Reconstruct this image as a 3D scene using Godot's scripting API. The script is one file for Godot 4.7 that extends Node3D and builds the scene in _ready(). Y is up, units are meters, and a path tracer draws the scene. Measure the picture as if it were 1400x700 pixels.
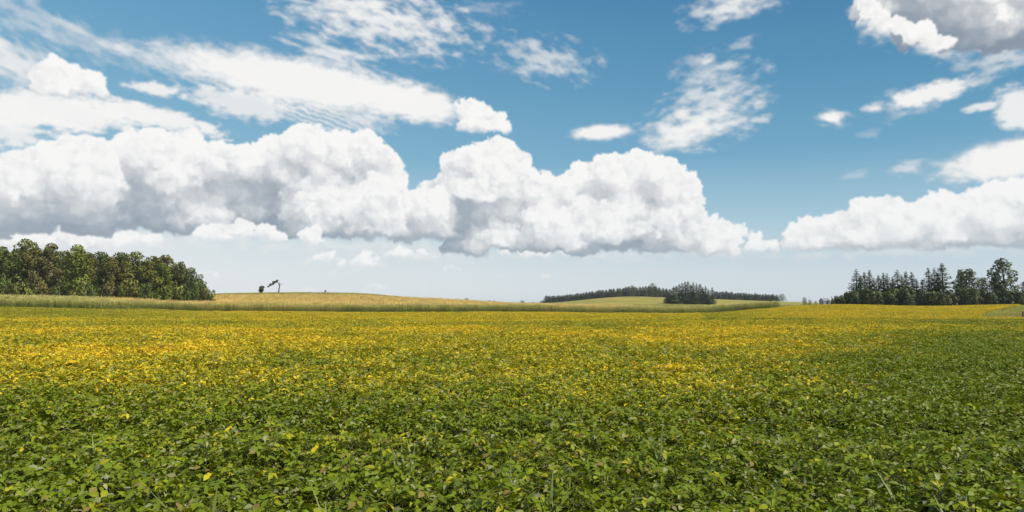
extends Node3D
# A soybean field turning yellow in early autumn, corn on the rise behind it, woods on both sides, cumulus overhead.
# Photograph 1400 x 700 pixels; F is the focal length in those pixels (24 mm lens on a 36 mm frame).

const F := 933.0
const HORIZON := 416.0
const CAM_Y := 2.0
const SUN_AZ := 114.0      # degrees clockwise from the view direction (the sun stands to the right)
const SUN_EL := 45.0
const FULL := true

var pitch := atan((HORIZON - 350.0) / F)
var to_sun := Vector3(sin(deg_to_rad(SUN_AZ)) * cos(deg_to_rad(SUN_EL)), sin(deg_to_rad(SUN_EL)), -cos(deg_to_rad(SUN_AZ)) * cos(deg_to_rad(SUN_EL)))


func _ready() -> void:
	var t0 := Time.get_ticks_msec()
	# ---- camera
	var cam := Camera3D.new()
	cam.name = "camera"
	cam.fov = rad_to_deg(2.0 * atan(350.0 / F))
	cam.near = 0.05
	cam.far = 20000.0
	cam.position = Vector3(0, CAM_Y, 0)
	cam.rotation.x = pitch
	add_child(cam)
	cam.current = true
	# ---- sky
	var env := Environment.new()
	env.background_mode = Environment.BG_SKY
	env.tonemap_mode = Environment.TONE_MAPPER_LINEAR
	env.tonemap_exposure = 1.16
	env.sdfgi_enabled = true
	env.ssao_enabled = true
	env.ssil_enabled = true
	env.background_energy_multiplier = 0.87
	env.fog_enabled = true
	env.fog_density = 0.0001
	env.fog_light_color = Color(0.86, 0.91, 0.95)
	var pano := PanoramaSkyMaterial.new()
	pano.panorama = ImageTexture.create_from_image(sky_image())
	var sky := Sky.new()
	sky.sky_material = pano
	env.sky = sky
	var we := WorldEnvironment.new()
	we.name = "world_environment"
	we.environment = env
	add_child(we)
	# ---- sun
	var sun := DirectionalLight3D.new()
	sun.name = "sun"
	sun.light_energy = 1.6
	sun.light_color = Color(1.0, 0.955, 0.88)
	sun.light_angular_distance = 0.53
	sun.shadow_enabled = true
	add_child(sun)
	sun.look_at_from_position(to_sun * 100.0, Vector3.ZERO)
	print("sky ", Time.get_ticks_msec() - t0)
	if FULL:
		build_place()
	print("built ", Time.get_ticks_msec() - t0)


# ================================================================= sky
# Clouds are worked out in (u, v, w): u along the horizon, v up, both in photograph pixels of angle, w towards the viewer.

const TILE := 1024          # panorama columns of one 90-degree sector; the sector is laid four times round the horizon
const ROWS := 1024
const U_PERIOD := F * PI / 2.0
const BIN := 16.0
const CELL := 8.0

var puffs: Array = []        # [u, v, w, r, base_v]
var puff_bins: Array = []
var puff_u := PackedFloat32Array()
var puff_v := PackedFloat32Array()
var puff_w := PackedFloat32Array()
var puff_r := PackedFloat32Array()
var puff_b := PackedFloat32Array()
var billow := FastNoiseLite.new()
var billow_low := FastNoiseLite.new()
var ragged := FastNoiseLite.new()
var sheet_noise := FastNoiseLite.new()
var sheet_fine := FastNoiseLite.new()
var sheets: Array = []
var sun_uvw := Vector3()
var vol_n := Vector3i()
var vol_sun := PackedFloat32Array()
var vol_up := PackedFloat32Array()
var vol_w0 := -140.0


func ray(px: float, py: float) -> Vector3:
	var y := 350.0 - py
	return Vector3(px - 700.0, y * cos(pitch) + F * sin(pitch), -F * cos(pitch) + y * sin(pitch)).normalized()


func sky_uv(px: float, py: float) -> Vector2:
	var d := ray(px, py)
	return Vector2(F * atan2(d.x, -d.z), F * asin(d.y))


func puff(px: float, py: float, r: float, base_py: float, w := 0.0) -> void:
	var p := sky_uv(px, py)
	var b := sky_uv(px, base_py)
	puffs.append([p.x, p.y, w, r, b.y])


func heap(points: Array, base_py: float, depth: float, seed_: int, lean := 0.0, behind := 0.0) -> void:
	# a cumulus: points [px, py of the top, r]; columns of puffs are stacked from each top down to the flat base
	var rng := RandomNumberGenerator.new()
	rng.seed = seed_
	for p in points:
		var r: float = p[2]
		var y: float = p[1] + r
		var low: float = p[3] if p.size() > 3 else base_py + rng.randf_range(-9.0, 7.0) * clampf(r / 20.0, 0.0, 1.0)
		puff(p[0], y, r, low, rng.randf_range(-0.3, 0.5) * depth + lean * (low - y - 60.0) - behind)
		while y < low - r * 0.4:
			y += r * rng.randf_range(0.55, 0.85)
			var rr := r * rng.randf_range(0.55, 1.35)
			puff(p[0] + rng.randf_range(-0.9, 0.9) * r, minf(y, low - rr * 0.2), rr, low, rng.randf_range(-0.3, 0.8) * depth + lean * (low - y - 60.0) - behind)


func sheet(px: float, py: float, rx: float, ry: float, angle: float, strength: float, grain: float, kind := 0) -> void:
	# thin layer cloud: a soft ellipse broken up by noise; kind 0 smooth lens, 1 flaky, 2 fibrous, 3 rippled
	var p := sky_uv(px, py)
	sheets.append([p.x, p.y, rx, ry, deg_to_rad(angle), strength, grain, kind])


func wrap_u(u: float) -> float:
	return u - U_PERIOD * roundf(u / U_PERIOD)


func bin_of(u: float) -> PackedInt32Array:
	return puff_bins[posmod(int(floor((wrap_u(u) + U_PERIOD * 0.5) / BIN)), puff_bins.size())]


var near_d2 := PackedFloat32Array()   # the puffs over one (u, v): squared offset, depth, radius, room above the flat base
var near_w := PackedFloat32Array()
var near_r := PackedFloat32Array()
var near_b := PackedFloat32Array()


func gather(u: float, v: float, reach: float) -> int:
	var n := 0
	for i in bin_of(u):
		var dv := v - puff_v[i]
		var r := puff_r[i]
		var rr := r + reach
		if dv > rr or dv < -rr:
			continue
		var room := v - puff_b[i]
		if room < -reach:
			continue
		var du := u - puff_u[i]
		du -= U_PERIOD * roundf(du / U_PERIOD)
		var d2 := du * du + dv * dv
		if d2 > rr * rr:
			continue
		near_d2[n] = d2
		near_w[n] = puff_w[i]
		near_r[n] = r
		near_b[n] = room * 0.45
		n += 1
		if n == 60:
			break
	return n


func fill_volume() -> PackedFloat32Array:
	var dens := PackedFloat32Array()
	dens.resize(vol_n.x * vol_n.y * vol_n.z)
	for i in vol_n.x:
		var u := -U_PERIOD * 0.5 + (i + 0.5) * CELL
		for j in vol_n.y:
			var v := (j + 0.5) * CELL
			var n := gather(u, v, 8.0)
			if n == 0:
				continue
			var at := (i * vol_n.y + j) * vol_n.z
			for k in vol_n.z:
				var w := vol_w0 + (k + 0.5) * CELL
				var best := -99.0
				var second := -99.0
				var size := 10.0
				for q in n:
					var dw := w - near_w[q]
					var s := minf(near_r[q] - sqrt(near_d2[q] + dw * dw), near_b[q])
					if s > best:
						second = best
						best = s
						size = near_r[q]
					elif s > second:
						second = s
				var blend := maxf(0.0, size * 0.5 - best + second)
				best += blend * blend / (size * 2.2) - size * 0.04
				if best > -8.0:
					dens[at + k] = clampf((best + clampf(size * 0.55, 2.0, 17.0) * (-billow_low.get_noise_3d(u, v, w) - 0.45)) / 5.0, 0.0, 1.0)
	return dens


func look(a: PackedFloat32Array, u: float, v: float, w: float) -> float:
	var x := (wrap_u(u) + U_PERIOD * 0.5) / CELL - 0.5
	var y := v / CELL - 0.5
	var z := (w - vol_w0) / CELL - 0.5
	if y < 0.0:
		y = 0.0
	z = clampf(z, 0.0, vol_n.z - 1.001)
	if y >= vol_n.y - 1:
		return 1.0
	var xi := int(floor(x))
	var yi := int(y)
	var zi := int(z)
	var fx := x - xi
	var fy := y - yi
	var fz := z - zi
	var x0 := posmod(xi, vol_n.x) * vol_n.y
	var x1 := posmod(xi + 1, vol_n.x) * vol_n.y
	var a00 := lerpf(a[(x0 + yi) * vol_n.z + zi], a[(x0 + yi) * vol_n.z + zi + 1], fz)
	var a01 := lerpf(a[(x0 + yi + 1) * vol_n.z + zi], a[(x0 + yi + 1) * vol_n.z + zi + 1], fz)
	var a10 := lerpf(a[(x1 + yi) * vol_n.z + zi], a[(x1 + yi) * vol_n.z + zi + 1], fz)
	var a11 := lerpf(a[(x1 + yi + 1) * vol_n.z + zi], a[(x1 + yi + 1) * vol_n.z + zi + 1], fz)
	return lerpf(lerpf(a00, a01, fy), lerpf(a10, a11, fy), fx)


func light_volume() -> void:
	vol_n = Vector3i(int(round(U_PERIOD / CELL)), int(ceil(540.0 / CELL)), int(ceil(-2.0 * vol_w0 / CELL)))
	var dens := fill_volume()
	# optical depth towards the sun and towards the zenith, swept down from the top layer
	vol_sun.resize(dens.size())
	vol_up.resize(dens.size())
	var step := sun_uvw / sun_uvw.y
	var path := step.length()
	var apart := int(228.0 / CELL)
	for j in range(vol_n.y - 1, -1, -1):
		for i in vol_n.x:
			for k in vol_n.z:
				var at := (i * vol_n.y + j) * vol_n.z + k
				if j == vol_n.y - 1 or j == apart:  # the layers above stand much nearer to us and shade other ground
					vol_sun[at] = 0.0
					vol_up[at] = 0.0
					continue
				var above := (i * vol_n.y + j + 1) * vol_n.z + k
				vol_up[at] = vol_up[above] + dens[above] + 0.5 * dens[at]
				var fi := i + step.x
				var fk := clampf(k + step.z, 0.0, vol_n.z - 1.001)
				var i0 := int(floor(fi))
				var k0 := int(fk)
				var ti := fi - i0
				var tk := fk - k0
				var r0 := (posmod(i0, vol_n.x) * vol_n.y + j + 1) * vol_n.z + k0
				var r1 := (posmod(i0 + 1, vol_n.x) * vol_n.y + j + 1) * vol_n.z + k0
				var s0 := vol_sun[r0] * (1.0 - tk) + vol_sun[r0 + 1] * tk + path * (dens[r0] * (1.0 - tk) + dens[r0 + 1] * tk)
				var s1 := vol_sun[r1] * (1.0 - tk) + vol_sun[r1 + 1] * tk + path * (dens[r1] * (1.0 - tk) + dens[r1 + 1] * tk)
				vol_sun[at] = s0 * (1.0 - ti) + s1 * ti


func sheet_alpha(s: Array, u: float, v: float) -> float:
	var du: float = u - s[0]
	du -= U_PERIOD * roundf(du / U_PERIOD)
	var rx: float = s[2]
	if du > rx * 1.5 or du < -rx * 1.5:
		return 0.0
	var dv: float = v - s[1]
	var a: float = du * s[8] + dv * s[9]
	var b: float = dv * s[8] - du * s[9]
	var ry: float = s[3]
	var m := 1.0 - sqrt(a * a / (rx * rx) + b * b / (ry * ry))
	if m < -0.45:
		return 0.0
	var n := 0.0
	var grain: float = s[6]
	var strength: float = s[5]
	match s[7]:
		0:
			n = sheet_noise.get_noise_2d(u * 1.6, v * 3.2) * 0.6 + sheet_fine.get_noise_2d(u * 0.9, v * 1.7) * 0.45
			return strength * smoothstep(-0.08, 0.5, m + n * grain)
		1:
			n = sheet_noise.get_noise_2d(a * 1.6, b * 3.4) * 0.85 + sheet_fine.get_noise_2d(a * 0.62, b * 1.5 + a * 0.25) * 0.46
			return strength * smoothstep(-0.28, 1.0, m + n * grain)
		2:
			n = sheet_noise.get_noise_2d(a * 1.0, b * 3.6) * 0.9 + sheet_fine.get_noise_2d(a * 0.5, b * 2.2) * 0.4
			return strength * smoothstep(-0.1, 1.0, m + n * grain)
	n = sheet_noise.get_noise_2d(a * 2.0, b * 2.0)
	var rip := 0.5 + 0.5 * sin(b * 1.0 + n * 6.0 + a * 0.03)
	return strength * smoothstep(0.0, 0.6, m + n * 0.25) * (0.25 + 0.75 * rip)


const LIT := Vector3(0.95, 0.94, 0.925)
const SHADE := Vector3(0.185, 0.250, 0.330)


func cloud_row(v: float, count: int) -> PackedFloat32Array:
	# premultiplied cloud colour and coverage of one row of the 90-degree sector
	var row := PackedFloat32Array()
	row.resize(count * 4)
	var here := []
	for s in sheets:
		if absf(v - s[1]) < 1.5 * maxf(s[3], absf(s[9]) * s[2] + s[3] * 0.5):
			here.append(s)
	var cap: float = (vol_n.y - 2) * CELL
	for i in count:
		var u := ((i + 0.5) / count - 0.5) * U_PERIOD
		var c := Vector3.ZERO
		var clear := 1.0
		if v < cap and not bin_of(u).is_empty():
			# the outlines wander a little, so that no puff stays a ball
			var wu := u + 7.0 * ragged.get_noise_2d(u * 0.35, v * 0.35) + 2.0 * ragged.get_noise_2d(u * 1.2, v * 1.2 + 400.0)
			var wv := v + 6.0 * ragged.get_noise_2d(u * 0.35 + 900.0, v * 0.35) + 2.0 * ragged.get_noise_2d(u * 1.2 + 300.0, v * 1.2)
			var n := gather(wu, wv, 8.0)
			if n > 0:
				var w_top := -1e9
				var w_low := 1e9
				for q in n:
					var rr := near_r[q] + 8.0
					var half := sqrt(maxf(rr * rr - near_d2[q], 0.0))
					w_top = maxf(w_top, near_w[q] + half)
					w_low = minf(w_low, near_w[q] - half)
				var w := w_top - 2.0 * fmod(absf(sin(i * 12.9898 + v * 78.233)) * 437.585, 1.0)
				var w_mean := 0.0
				var weight := 0.0
				while w > w_low and clear > 0.02:
					var best := -99.0
					var second := -99.0
					var size := 10.0
					var floor_ := 0.0
					for q in n:
						var dw := w - near_w[q]
						var s := minf(near_r[q] - sqrt(near_d2[q] + dw * dw), near_b[q])
						if s > best:
							second = best
							best = s
							size = near_r[q]
							floor_ = near_b[q]
						elif s > second:
							second = s
					var blend := maxf(0.0, size * 0.5 - best + second)
					best += blend * blend / (size * 2.2) - size * 0.04
					var amp := clampf(size * 0.55, 2.0, 17.0)
					if best < -amp * 0.55 - 1.5:
						w -= maxf(2.0, -best - amp * 0.55)
						continue
					var d := best + amp * (-billow.get_noise_3d(wu, wv, w) - 0.45)
					if d < -1.5:
						w -= 2.0
						continue
					d = clampf((d + ragged.get_noise_3d(u, v, w) * 3.0) / 1.8, 0.0, 1.0)
					if d > 0.0:
						var soft := clampf(floor_ / 6.0, 0.0, 1.0)
						var a := 1.0 - exp(-d * 1.1 * soft * soft)
						w_mean += w * a * clear
						weight += a * clear
						clear *= 1.0 - a
					w -= 2.6
				if weight > 0.004:
					w = w_mean / weight
					var ts := look(vol_sun, wu, wv, w)
					var tu := look(vol_up, wu, wv, w)
					var lit := 0.50 * exp(-0.26 * ts) + 0.26 * exp(-0.08 * ts) + 0.32 * exp(-0.14 * tu)
					# the small billows shade one another
					var here_n := -billow.get_noise_3d(wu, wv, w)
					var sun_n := -billow.get_noise_3d(wu + sun_uvw.x * 4.0, wv + sun_uvw.y * 4.0, w + 2.0)
					var lump := -billow_low.get_noise_3d(wu, wv, w) + billow_low.get_noise_3d(wu + sun_uvw.x * 13.0, wv + sun_uvw.y * 13.0, w + 5.0)
					lit *= 0.92 * (1.0 + clampf((here_n - sun_n) * 0.7, -0.28, 0.16) + clampf(lump * 0.28, -0.2, 0.1))
					lit = 1.0 - pow(maxf(1.0 - lit, 0.0), 1.25)
					c = SHADE.lerp(LIT, clampf(lit, 0.0, 1.0)) * weight
		if clear > 0.01:
			var open := 1.0
			for s in here:
				open *= 1.0 - clampf(sheet_alpha(s, u, v), 0.0, 1.0)
			if open < 0.998:
				c += LIT * (0.80 + 0.17 * (1.0 - open)) * ((1.0 - open) * clear)
				clear *= open
		row[i * 4] = c.x
		row[i * 4 + 1] = c.y
		row[i * 4 + 2] = c.z
		row[i * 4 + 3] = 1.0 - clear
	return row


func lin(r: float, g: float, b: float) -> Vector3:
	var c := Color(r / 255.0, g / 255.0, b / 255.0).srgb_to_linear()
	return Vector3(c.r, c.g, c.b)


func air(el: float, stops: Array) -> Vector3:
	for i in range(1, stops.size()):
		if el < stops[i][0]:
			var t: float = (el - stops[i - 1][0]) / (stops[i][0] - stops[i - 1][0])
			return stops[i - 1][1].lerp(stops[i][1], t)
	return stops[-1][1]


var air_away: Array = []
var air_sunward: Array = []


func sky_part(el0: float, el1: float, rows: int, count: int) -> Image:
	# the sky between two elevations, all the way round, top row first; count columns to the 90-degree sector
	var all := PackedFloat32Array()
	all.resize(rows * count * 16)
	var glow := PackedFloat32Array()
	for x in count * 4:
		var near := 0.5 + 0.5 * cos(deg_to_rad((x + 0.5) / (count * 4.0) * 360.0 - 180.0 - SUN_AZ))
		glow.append(near * near)
	var at := 0
	for j in rows:
		var el := el1 - (j + 0.5) / rows * (el1 - el0)
		var row := cloud_row(F * deg_to_rad(el), count)
		var a0 := air(el, air_away)
		var a1 := air(el, air_sunward) - a0
		var fade := 0.55 * exp(-el / 3.2)
		for x in count * 4:
			var i := ((x + count / 2) % count) * 4
			var a := a0 + a1 * glow[x]
			var cov := row[i + 3] * (1.0 - fade)
			all[at] = a.x * (1.0 - cov) + row[i] * (1.0 - fade)
			all[at + 1] = a.y * (1.0 - cov) + row[i + 1] * (1.0 - fade)
			all[at + 2] = a.z * (1.0 - cov) + row[i + 2] * (1.0 - fade)
			all[at + 3] = 1.0
			at += 4
	return Image.create_from_data(count * 4, rows, false, Image.FORMAT_RGBAF, all.to_byte_array())


func set_noise(n: FastNoiseLite, type: int, freq: float, octaves: int, seed_: int) -> void:
	n.noise_type = type
	n.frequency = freq
	n.seed = seed_
	n.fractal_type = FastNoiseLite.FRACTAL_FBM if octaves > 1 else FastNoiseLite.FRACTAL_NONE
	n.fractal_octaves = octaves
	n.fractal_lacunarity = 2.15
	n.fractal_gain = 0.52
	n.cellular_return_type = FastNoiseLite.RETURN_DISTANCE
	n.cellular_distance_function = FastNoiseLite.DISTANCE_EUCLIDEAN


func sky_image() -> Image:
	set_noise(billow, FastNoiseLite.TYPE_CELLULAR, 1.0 / 24.0, 4, 11)
	set_noise(billow_low, FastNoiseLite.TYPE_CELLULAR, 1.0 / 24.0, 2, 11)
	set_noise(ragged, FastNoiseLite.TYPE_SIMPLEX_SMOOTH, 1.0 / 12.0, 3, 5)
	set_noise(sheet_noise, FastNoiseLite.TYPE_SIMPLEX_SMOOTH, 1.0 / 70.0, 4, 21)
	set_noise(sheet_fine, FastNoiseLite.TYPE_SIMPLEX_SMOOTH, 1.0 / 15.0, 4, 22)
	# the sun as the clouds see it: to the right, above, and a little towards the viewer's side of the cloud bank
	sun_uvw = Vector3(0.52, 0.80, 0.16).normalized()
	clouds()
	for p in puffs:
		puff_u.append(p[0])
		puff_v.append(p[1])
		puff_w.append(p[2])
		puff_r.append(p[3])
		puff_b.append(p[4])
	near_d2.resize(64)
	near_w.resize(64)
	near_r.resize(64)
	near_b.resize(64)
	for s in sheets:
		s.append(cos(s[4]))
		s.append(sin(s[4]))
	puff_bins.resize(int(ceil(U_PERIOD / BIN)))
	for b in puff_bins.size():
		var inside := PackedInt32Array()
		var mid := -U_PERIOD * 0.5 + (b + 0.5) * BIN
		for i in puffs.size():
			if absf(wrap_u(mid - puff_u[i])) < puff_r[i] + BIN * 0.5 + 8.0:
				inside.append(i)
		puff_bins[b] = inside
	var t0 := Time.get_ticks_msec()
	light_volume()
	print("cloud light ", Time.get_ticks_msec() - t0)
	air_away = [[0.0, lin(203, 215, 222)], [2.5, lin(193, 210, 219)], [4.5, lin(176, 202, 215)], [7.0, lin(152, 191, 211)], [12.0, lin(103, 160, 193)], [18.0, lin(78, 138, 177)], [25.0, lin(58, 115, 160)], [90.0, lin(38, 84, 132)]]
	air_sunward = [[0.0, lin(232, 234, 234)], [2.5, lin(232, 235, 236)], [4.5, lin(224, 231, 234)], [7.0, lin(192, 216, 226)], [12.0, lin(143, 188, 212)], [18.0, lin(120, 172, 203)], [25.0, lin(98, 156, 195)], [90.0, lin(58, 110, 158)]]
	var low := int(ROWS * 27.0 / 90.0)
	var cut := low * 90.0 / ROWS
	var im := Image.create_empty(TILE * 4, ROWS * 2, false, Image.FORMAT_RGBAF)
	var upper := sky_part(cut, 90.0, 96, 128)
	upper.resize(TILE * 4, ROWS - low, Image.INTERPOLATE_BILINEAR)
	im.blit_rect(upper, Rect2i(0, 0, TILE * 4, ROWS - low), Vector2i.ZERO)
	im.blit_rect(sky_part(0.0, cut, low, TILE), Rect2i(0, 0, TILE * 4, low), Vector2i(0, ROWS - low))
	im.fill_rect(Rect2i(0, ROWS, TILE * 4, ROWS), Color(0.16, 0.17, 0.10))
	return im


func clouds() -> void:
	# the long cumulus bank above the wood
	heap([[-150, 250, 40], [-80, 235, 45], [-30, 225, 40], [20, 214, 36], [64, 206, 34], [101, 190, 34], [134, 197, 28], [174, 180, 20], [215, 181, 32], [255, 183, 34], [300, 194, 28], [335, 197, 24], [372, 187, 28], [400, 182, 20]], 320, 34, 3, 0.28)
	heap([[420, 169, 32], [470, 178, 32], [505, 180, 24], [527, 198, 16], [545, 232, 12], [520, 235, 30], [588, 245, 22], [615, 262, 14], [560, 262, 26], [642, 287, 16], [480, 240, 44], [430, 235, 50], [600, 285, 26]], 333, 40, 31, 0.10)
	heap([[20, 262, 30], [90, 258, 36], [170, 256, 40], [250, 258, 40], [330, 262, 36], [400, 270, 30]], 316, 30, 4, 0.5)
	heap([[-60, 300, 16], [-10, 302, 14], [105, 302, 15], [140, 303, 14], [30, 314, 12], [180, 316, 12], [212, 320, 10], [120, 306, 14], [60, 310, 11]], 341, 8, 6, 0.0, 120.0)
	heap([[300, 305, 13], [330, 301, 15], [280, 312, 10], [380, 312, 10], [430, 308, 12], [360, 306, 12]], 333, 10, 7, -0.2, -70.0)
	# the single tower
	heap([[622, 206, 20], [645, 194, 26], [680, 189, 27], [703, 200, 20], [712, 212, 10], [655, 225, 32], [690, 232, 24], [607, 216, 8]], 278, 20, 8)
	# the middle bank
	heap([[640, 266, 22], [655, 275, 18], [675, 262, 22], [700, 246, 24], [740, 235, 26], [775, 236, 26], [805, 218, 30], [840, 208, 32], [875, 205, 30], [905, 214, 28], [932, 232, 22], [948, 254, 14], [860, 245, 40], [800, 262, 36], [740, 268, 34], [900, 268, 36], [700, 290, 26]], 345, 34, 9, 0.13)
	heap([[960, 286, 8], [978, 290, 6], [940, 300, 22], [985, 300, 20], [1008, 305, 15], [1035, 318, 10], [1055, 328, 6], [915, 305, 26]], 348, 16, 10, 0.0)
	heap([[715, 318, 12], [740, 322, 14], [770, 326, 12], [800, 330, 9], [690, 328, 9]], 352, 16, 11, 0.0, 100.0)
	# the bank above the spruces
	heap([[1082, 302, 9], [1100, 295, 14], [1130, 294, 17], [1155, 288, 18], [1180, 274, 20], [1205, 270, 22], [1235, 280, 20], [1262, 273, 18], [1290, 264, 20], [1320, 268, 18], [1350, 258, 24], [1385, 250, 26], [1430, 246, 30], [1480, 255, 34], [1540, 262, 34], [1240, 300, 24], [1170, 302, 24], [1110, 312, 18]], 343, 26, 12, 0.0)
	heap([[1330, 292, 22], [1370, 290, 24], [1410, 288, 26], [1460, 290, 26]], 331, 30, 13, 0.45)
	# scraps low over the hills
	for k in [[438, 348, 9, 360], [452, 344, 9, 360], [426, 352, 6, 362], [470, 352, 5, 366], [500, 343, 10, 364], [488, 350, 7, 366], [515, 351, 7, 366], [525, 358, 4, 370], [555, 337, 11, 356], [575, 341, 8, 357], [540, 342, 8, 356], [590, 346, 5, 357], [620, 360, 6, 371], [632, 363, 5, 371], [608, 361, 5, 371], [515, 387, 6, 400], [523, 389, 6, 401], [507, 392, 4, 400], [577, 393, 3, 399], [588, 395, 3, 400], [283, 369, 6, 383], [291, 372, 5, 383], [276, 374, 4, 383], [412, 393, 4, 400], [422, 391, 5, 400], [430, 394, 3, 400], [340, 396, 3, 402], [348, 394, 4, 402], [455, 369, 4, 377], [470, 372, 4, 379]]:
		heap([[k[0], k[1], k[2]], [k[0] - k[2] * 1.1, k[1] + k[2] * 0.6, k[2] * 0.6], [k[0] + k[2] * 1.2, k[1] + k[2] * 0.7, k[2] * 0.55]], k[3], 3, 100 + int(k[0]), 0.0, 125.0)
	# heavy cloud at the top, its grey underside towards us
	heap([[1212, -40, 24, 8], [1248, -110, 40, 26], [1290, -130, 54, 48], [1340, -135, 54], [1395, -135, 54], [1450, -130, 50], [1500, -110, 44], [1275, -30, 22, 40], [1310, -20, 34, 56], [1360, -15, 30], [1410, -10, 34], [1385, 25, 18]], 62, 50, 16, 0.25)
	heap([[1182, -8, 9, 18], [1192, 4, 11, 32], [1207, 14, 11, 44], [1224, 22, 11, 52], [1240, 32, 11, 66], [1255, 40, 9, 66], [1272, 44, 9, 70], [1286, 48, 9, 76], [1300, 54, 6, 74], [1238, 64, 3, 74], [1276, 72, 3, 79], [1262, 30, 12, 60]], 60, 5, 32, 0.0, -90.0)
	sheet(1240, 38, 46, 22, -30, 0.95, 0.7, 1)
	sheet(1285, 60, 26, 16, -20, 0.9, 0.8, 1)
	sheet(1195, 22, 22, 26, 20, 0.85, 0.8, 1)
	# vapour trailing below the bases
	sheet(160, 326, 190, 14, 0, 0.55, 1.0, 1)
	sheet(500, 338, 140, 12, 0, 0.5, 1.0, 1)
	sheet(820, 348, 120, 10, 0, 0.5, 1.0, 1)
	sheet(990, 345, 70, 8, 0, 0.45, 1.0, 1)
	sheet(1250, 343, 170, 9, 0, 0.45, 1.0, 1)
	sheet(590, 352, 90, 10, 0, 0.4, 1.0, 1)
	# layer clouds
	sheet(420, 114, 205, 36, -5, 0.98, 0.3, 0)
	sheet(560, 140, 90, 28, -8, 0.98, 0.3, 0)
	sheet(290, 92, 110, 15, -4, 0.75, 0.8, 1)
	sheet(455, 75, 70, 20, -8, 0.8, 0.8, 2)
	sheet(330, 142, 80, 20, -6, 0.8, 0.6, 0)
	sheet(430, 158, 80, 26, -14, 0.7, 0.5, 3)
	sheet(500, 165, 40, 14, -10, 0.7, 0.8, 1)
	heap([[640, 132, 13], [660, 140, 15], [680, 150, 15], [672, 160, 12], [650, 150, 14]], 186, 6, 17)
	sheet(530, 30, 125, 40, -4, 0.85, 0.95, 1)
	sheet(470, 10, 90, 26, 0, 0.6, 1.0, 2)
	sheet(745, 82, 62, 26, -8, 0.62, 1.0, 1)
	sheet(660, 12, 60, 10, 0, 0.25, 1.0, 2)
	sheet(50, 150, 130, 26, 2, 0.96, 0.6, 0)
	sheet(200, 158, 105, 15, -7, 0.95, 0.7, 0)
	sheet(-10, 165, 70, 30, 0, 0.85, 0.7, 0)
	sheet(20, 90, 60, 26, -10, 0.7, 0.9, 1)
	heap([[75, 82, 16], [100, 90, 17], [122, 100, 14], [136, 112, 8], [60, 98, 14]], 134, 6, 18)
	sheet(207, 122, 32, 9, -2, 0.9, 0.75, 0)
	sheet(60, 30, 120, 20, -14, 0.42, 1.0, 1)
	sheet(5, 70, 60, 30, -10, 0.55, 0.9, 1)
	sheet(180, 72, 110, 9, -14, 0.4, 1.0, 2)
	sheet(822, 181, 48, 12, 1, 0.97, 0.32, 0)
	sheet(925, 186, 46, 20, 8, 0.92, 0.6, 1)
	sheet(955, 170, 70, 28, 10, 0.85, 0.9, 1)
	sheet(975, 138, 60, 44, 20, 0.62, 1.0, 1)
	sheet(965, 100, 40, 26, 0, 0.35, 1.0, 1)
	sheet(965, 82, 14, 7, 0, 0.7, 0.6, 1)
	sheet(1000, 10, 62, 18, 6, 0.85, 0.8, 1)
	sheet(1016, 60, 20, 8, 10, 0.4, 1.0, 1)
	sheet(1043, 163, 16, 6, 0, 0.6, 0.9, 1)
	sheet(1139, 161, 20, 10, -12, 1.0, 0.8, 1)
	sheet(1136, 160, 12, 6, -12, 0.9, 0.6, 0)
	sheet(1275, 127, 50, 13, 7, 0.95, 0.75, 0)
	sheet(1245, 140, 36, 16, 8, 0.5, 0.9, 1)
	sheet(1195, 147, 15, 6, 0, 0.85, 0.8, 1)
	sheet(1344, 145, 20, 7, 2, 0.85, 0.8, 0)
	sheet(1242, 229, 22, 9, 4, 0.6, 0.8, 1)
	sheet(1172, 239, 20, 6, 6, 0.3, 0.8, 1)
	sheet(1380, 216, 82, 24, 8, 0.98, 0.35, 0)
	sheet(1440, 212, 90, 30, 4, 0.95, 0.2, 0)
	sheet(1392, 150, 30, 28, 10, 0.9, 0.6, 0)
	sheet(1375, 75, 50, 22, 10, 0.6, 1.0, 1)
	sheet(1190, 183, 16, 6, 0, 0.25, 0.9, 1)
	sheet(690, 377, 12, 4, 0, 0.25, 0.8, 0)
	sheet(746, 377, 8, 4, 0, 0.6, 0.5, 0)
	# the same mixture goes on above the frame
	var rng := RandomNumberGenerator.new()
	rng.seed = 77
	for k in 46:
		var el := rng.randf_range(29.0, 84.0)
		var grow := rng.randf_range(0.6, 1.5)
		sheets.append([rng.randf_range(-0.5, 0.5) * U_PERIOD, F * deg_to_rad(el), 110.0 * grow / cos(deg_to_rad(minf(el, 75.0))), 48.0 * grow, rng.randf_range(-0.2, 0.2), rng.randf_range(0.5, 0.95), rng.randf_range(0.5, 1.0), rng.randi_range(0, 2)])


# ================================================================= the lie of the land
# Ground heights in metres over (photograph column at the horizon, depth ahead of the camera).

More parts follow.
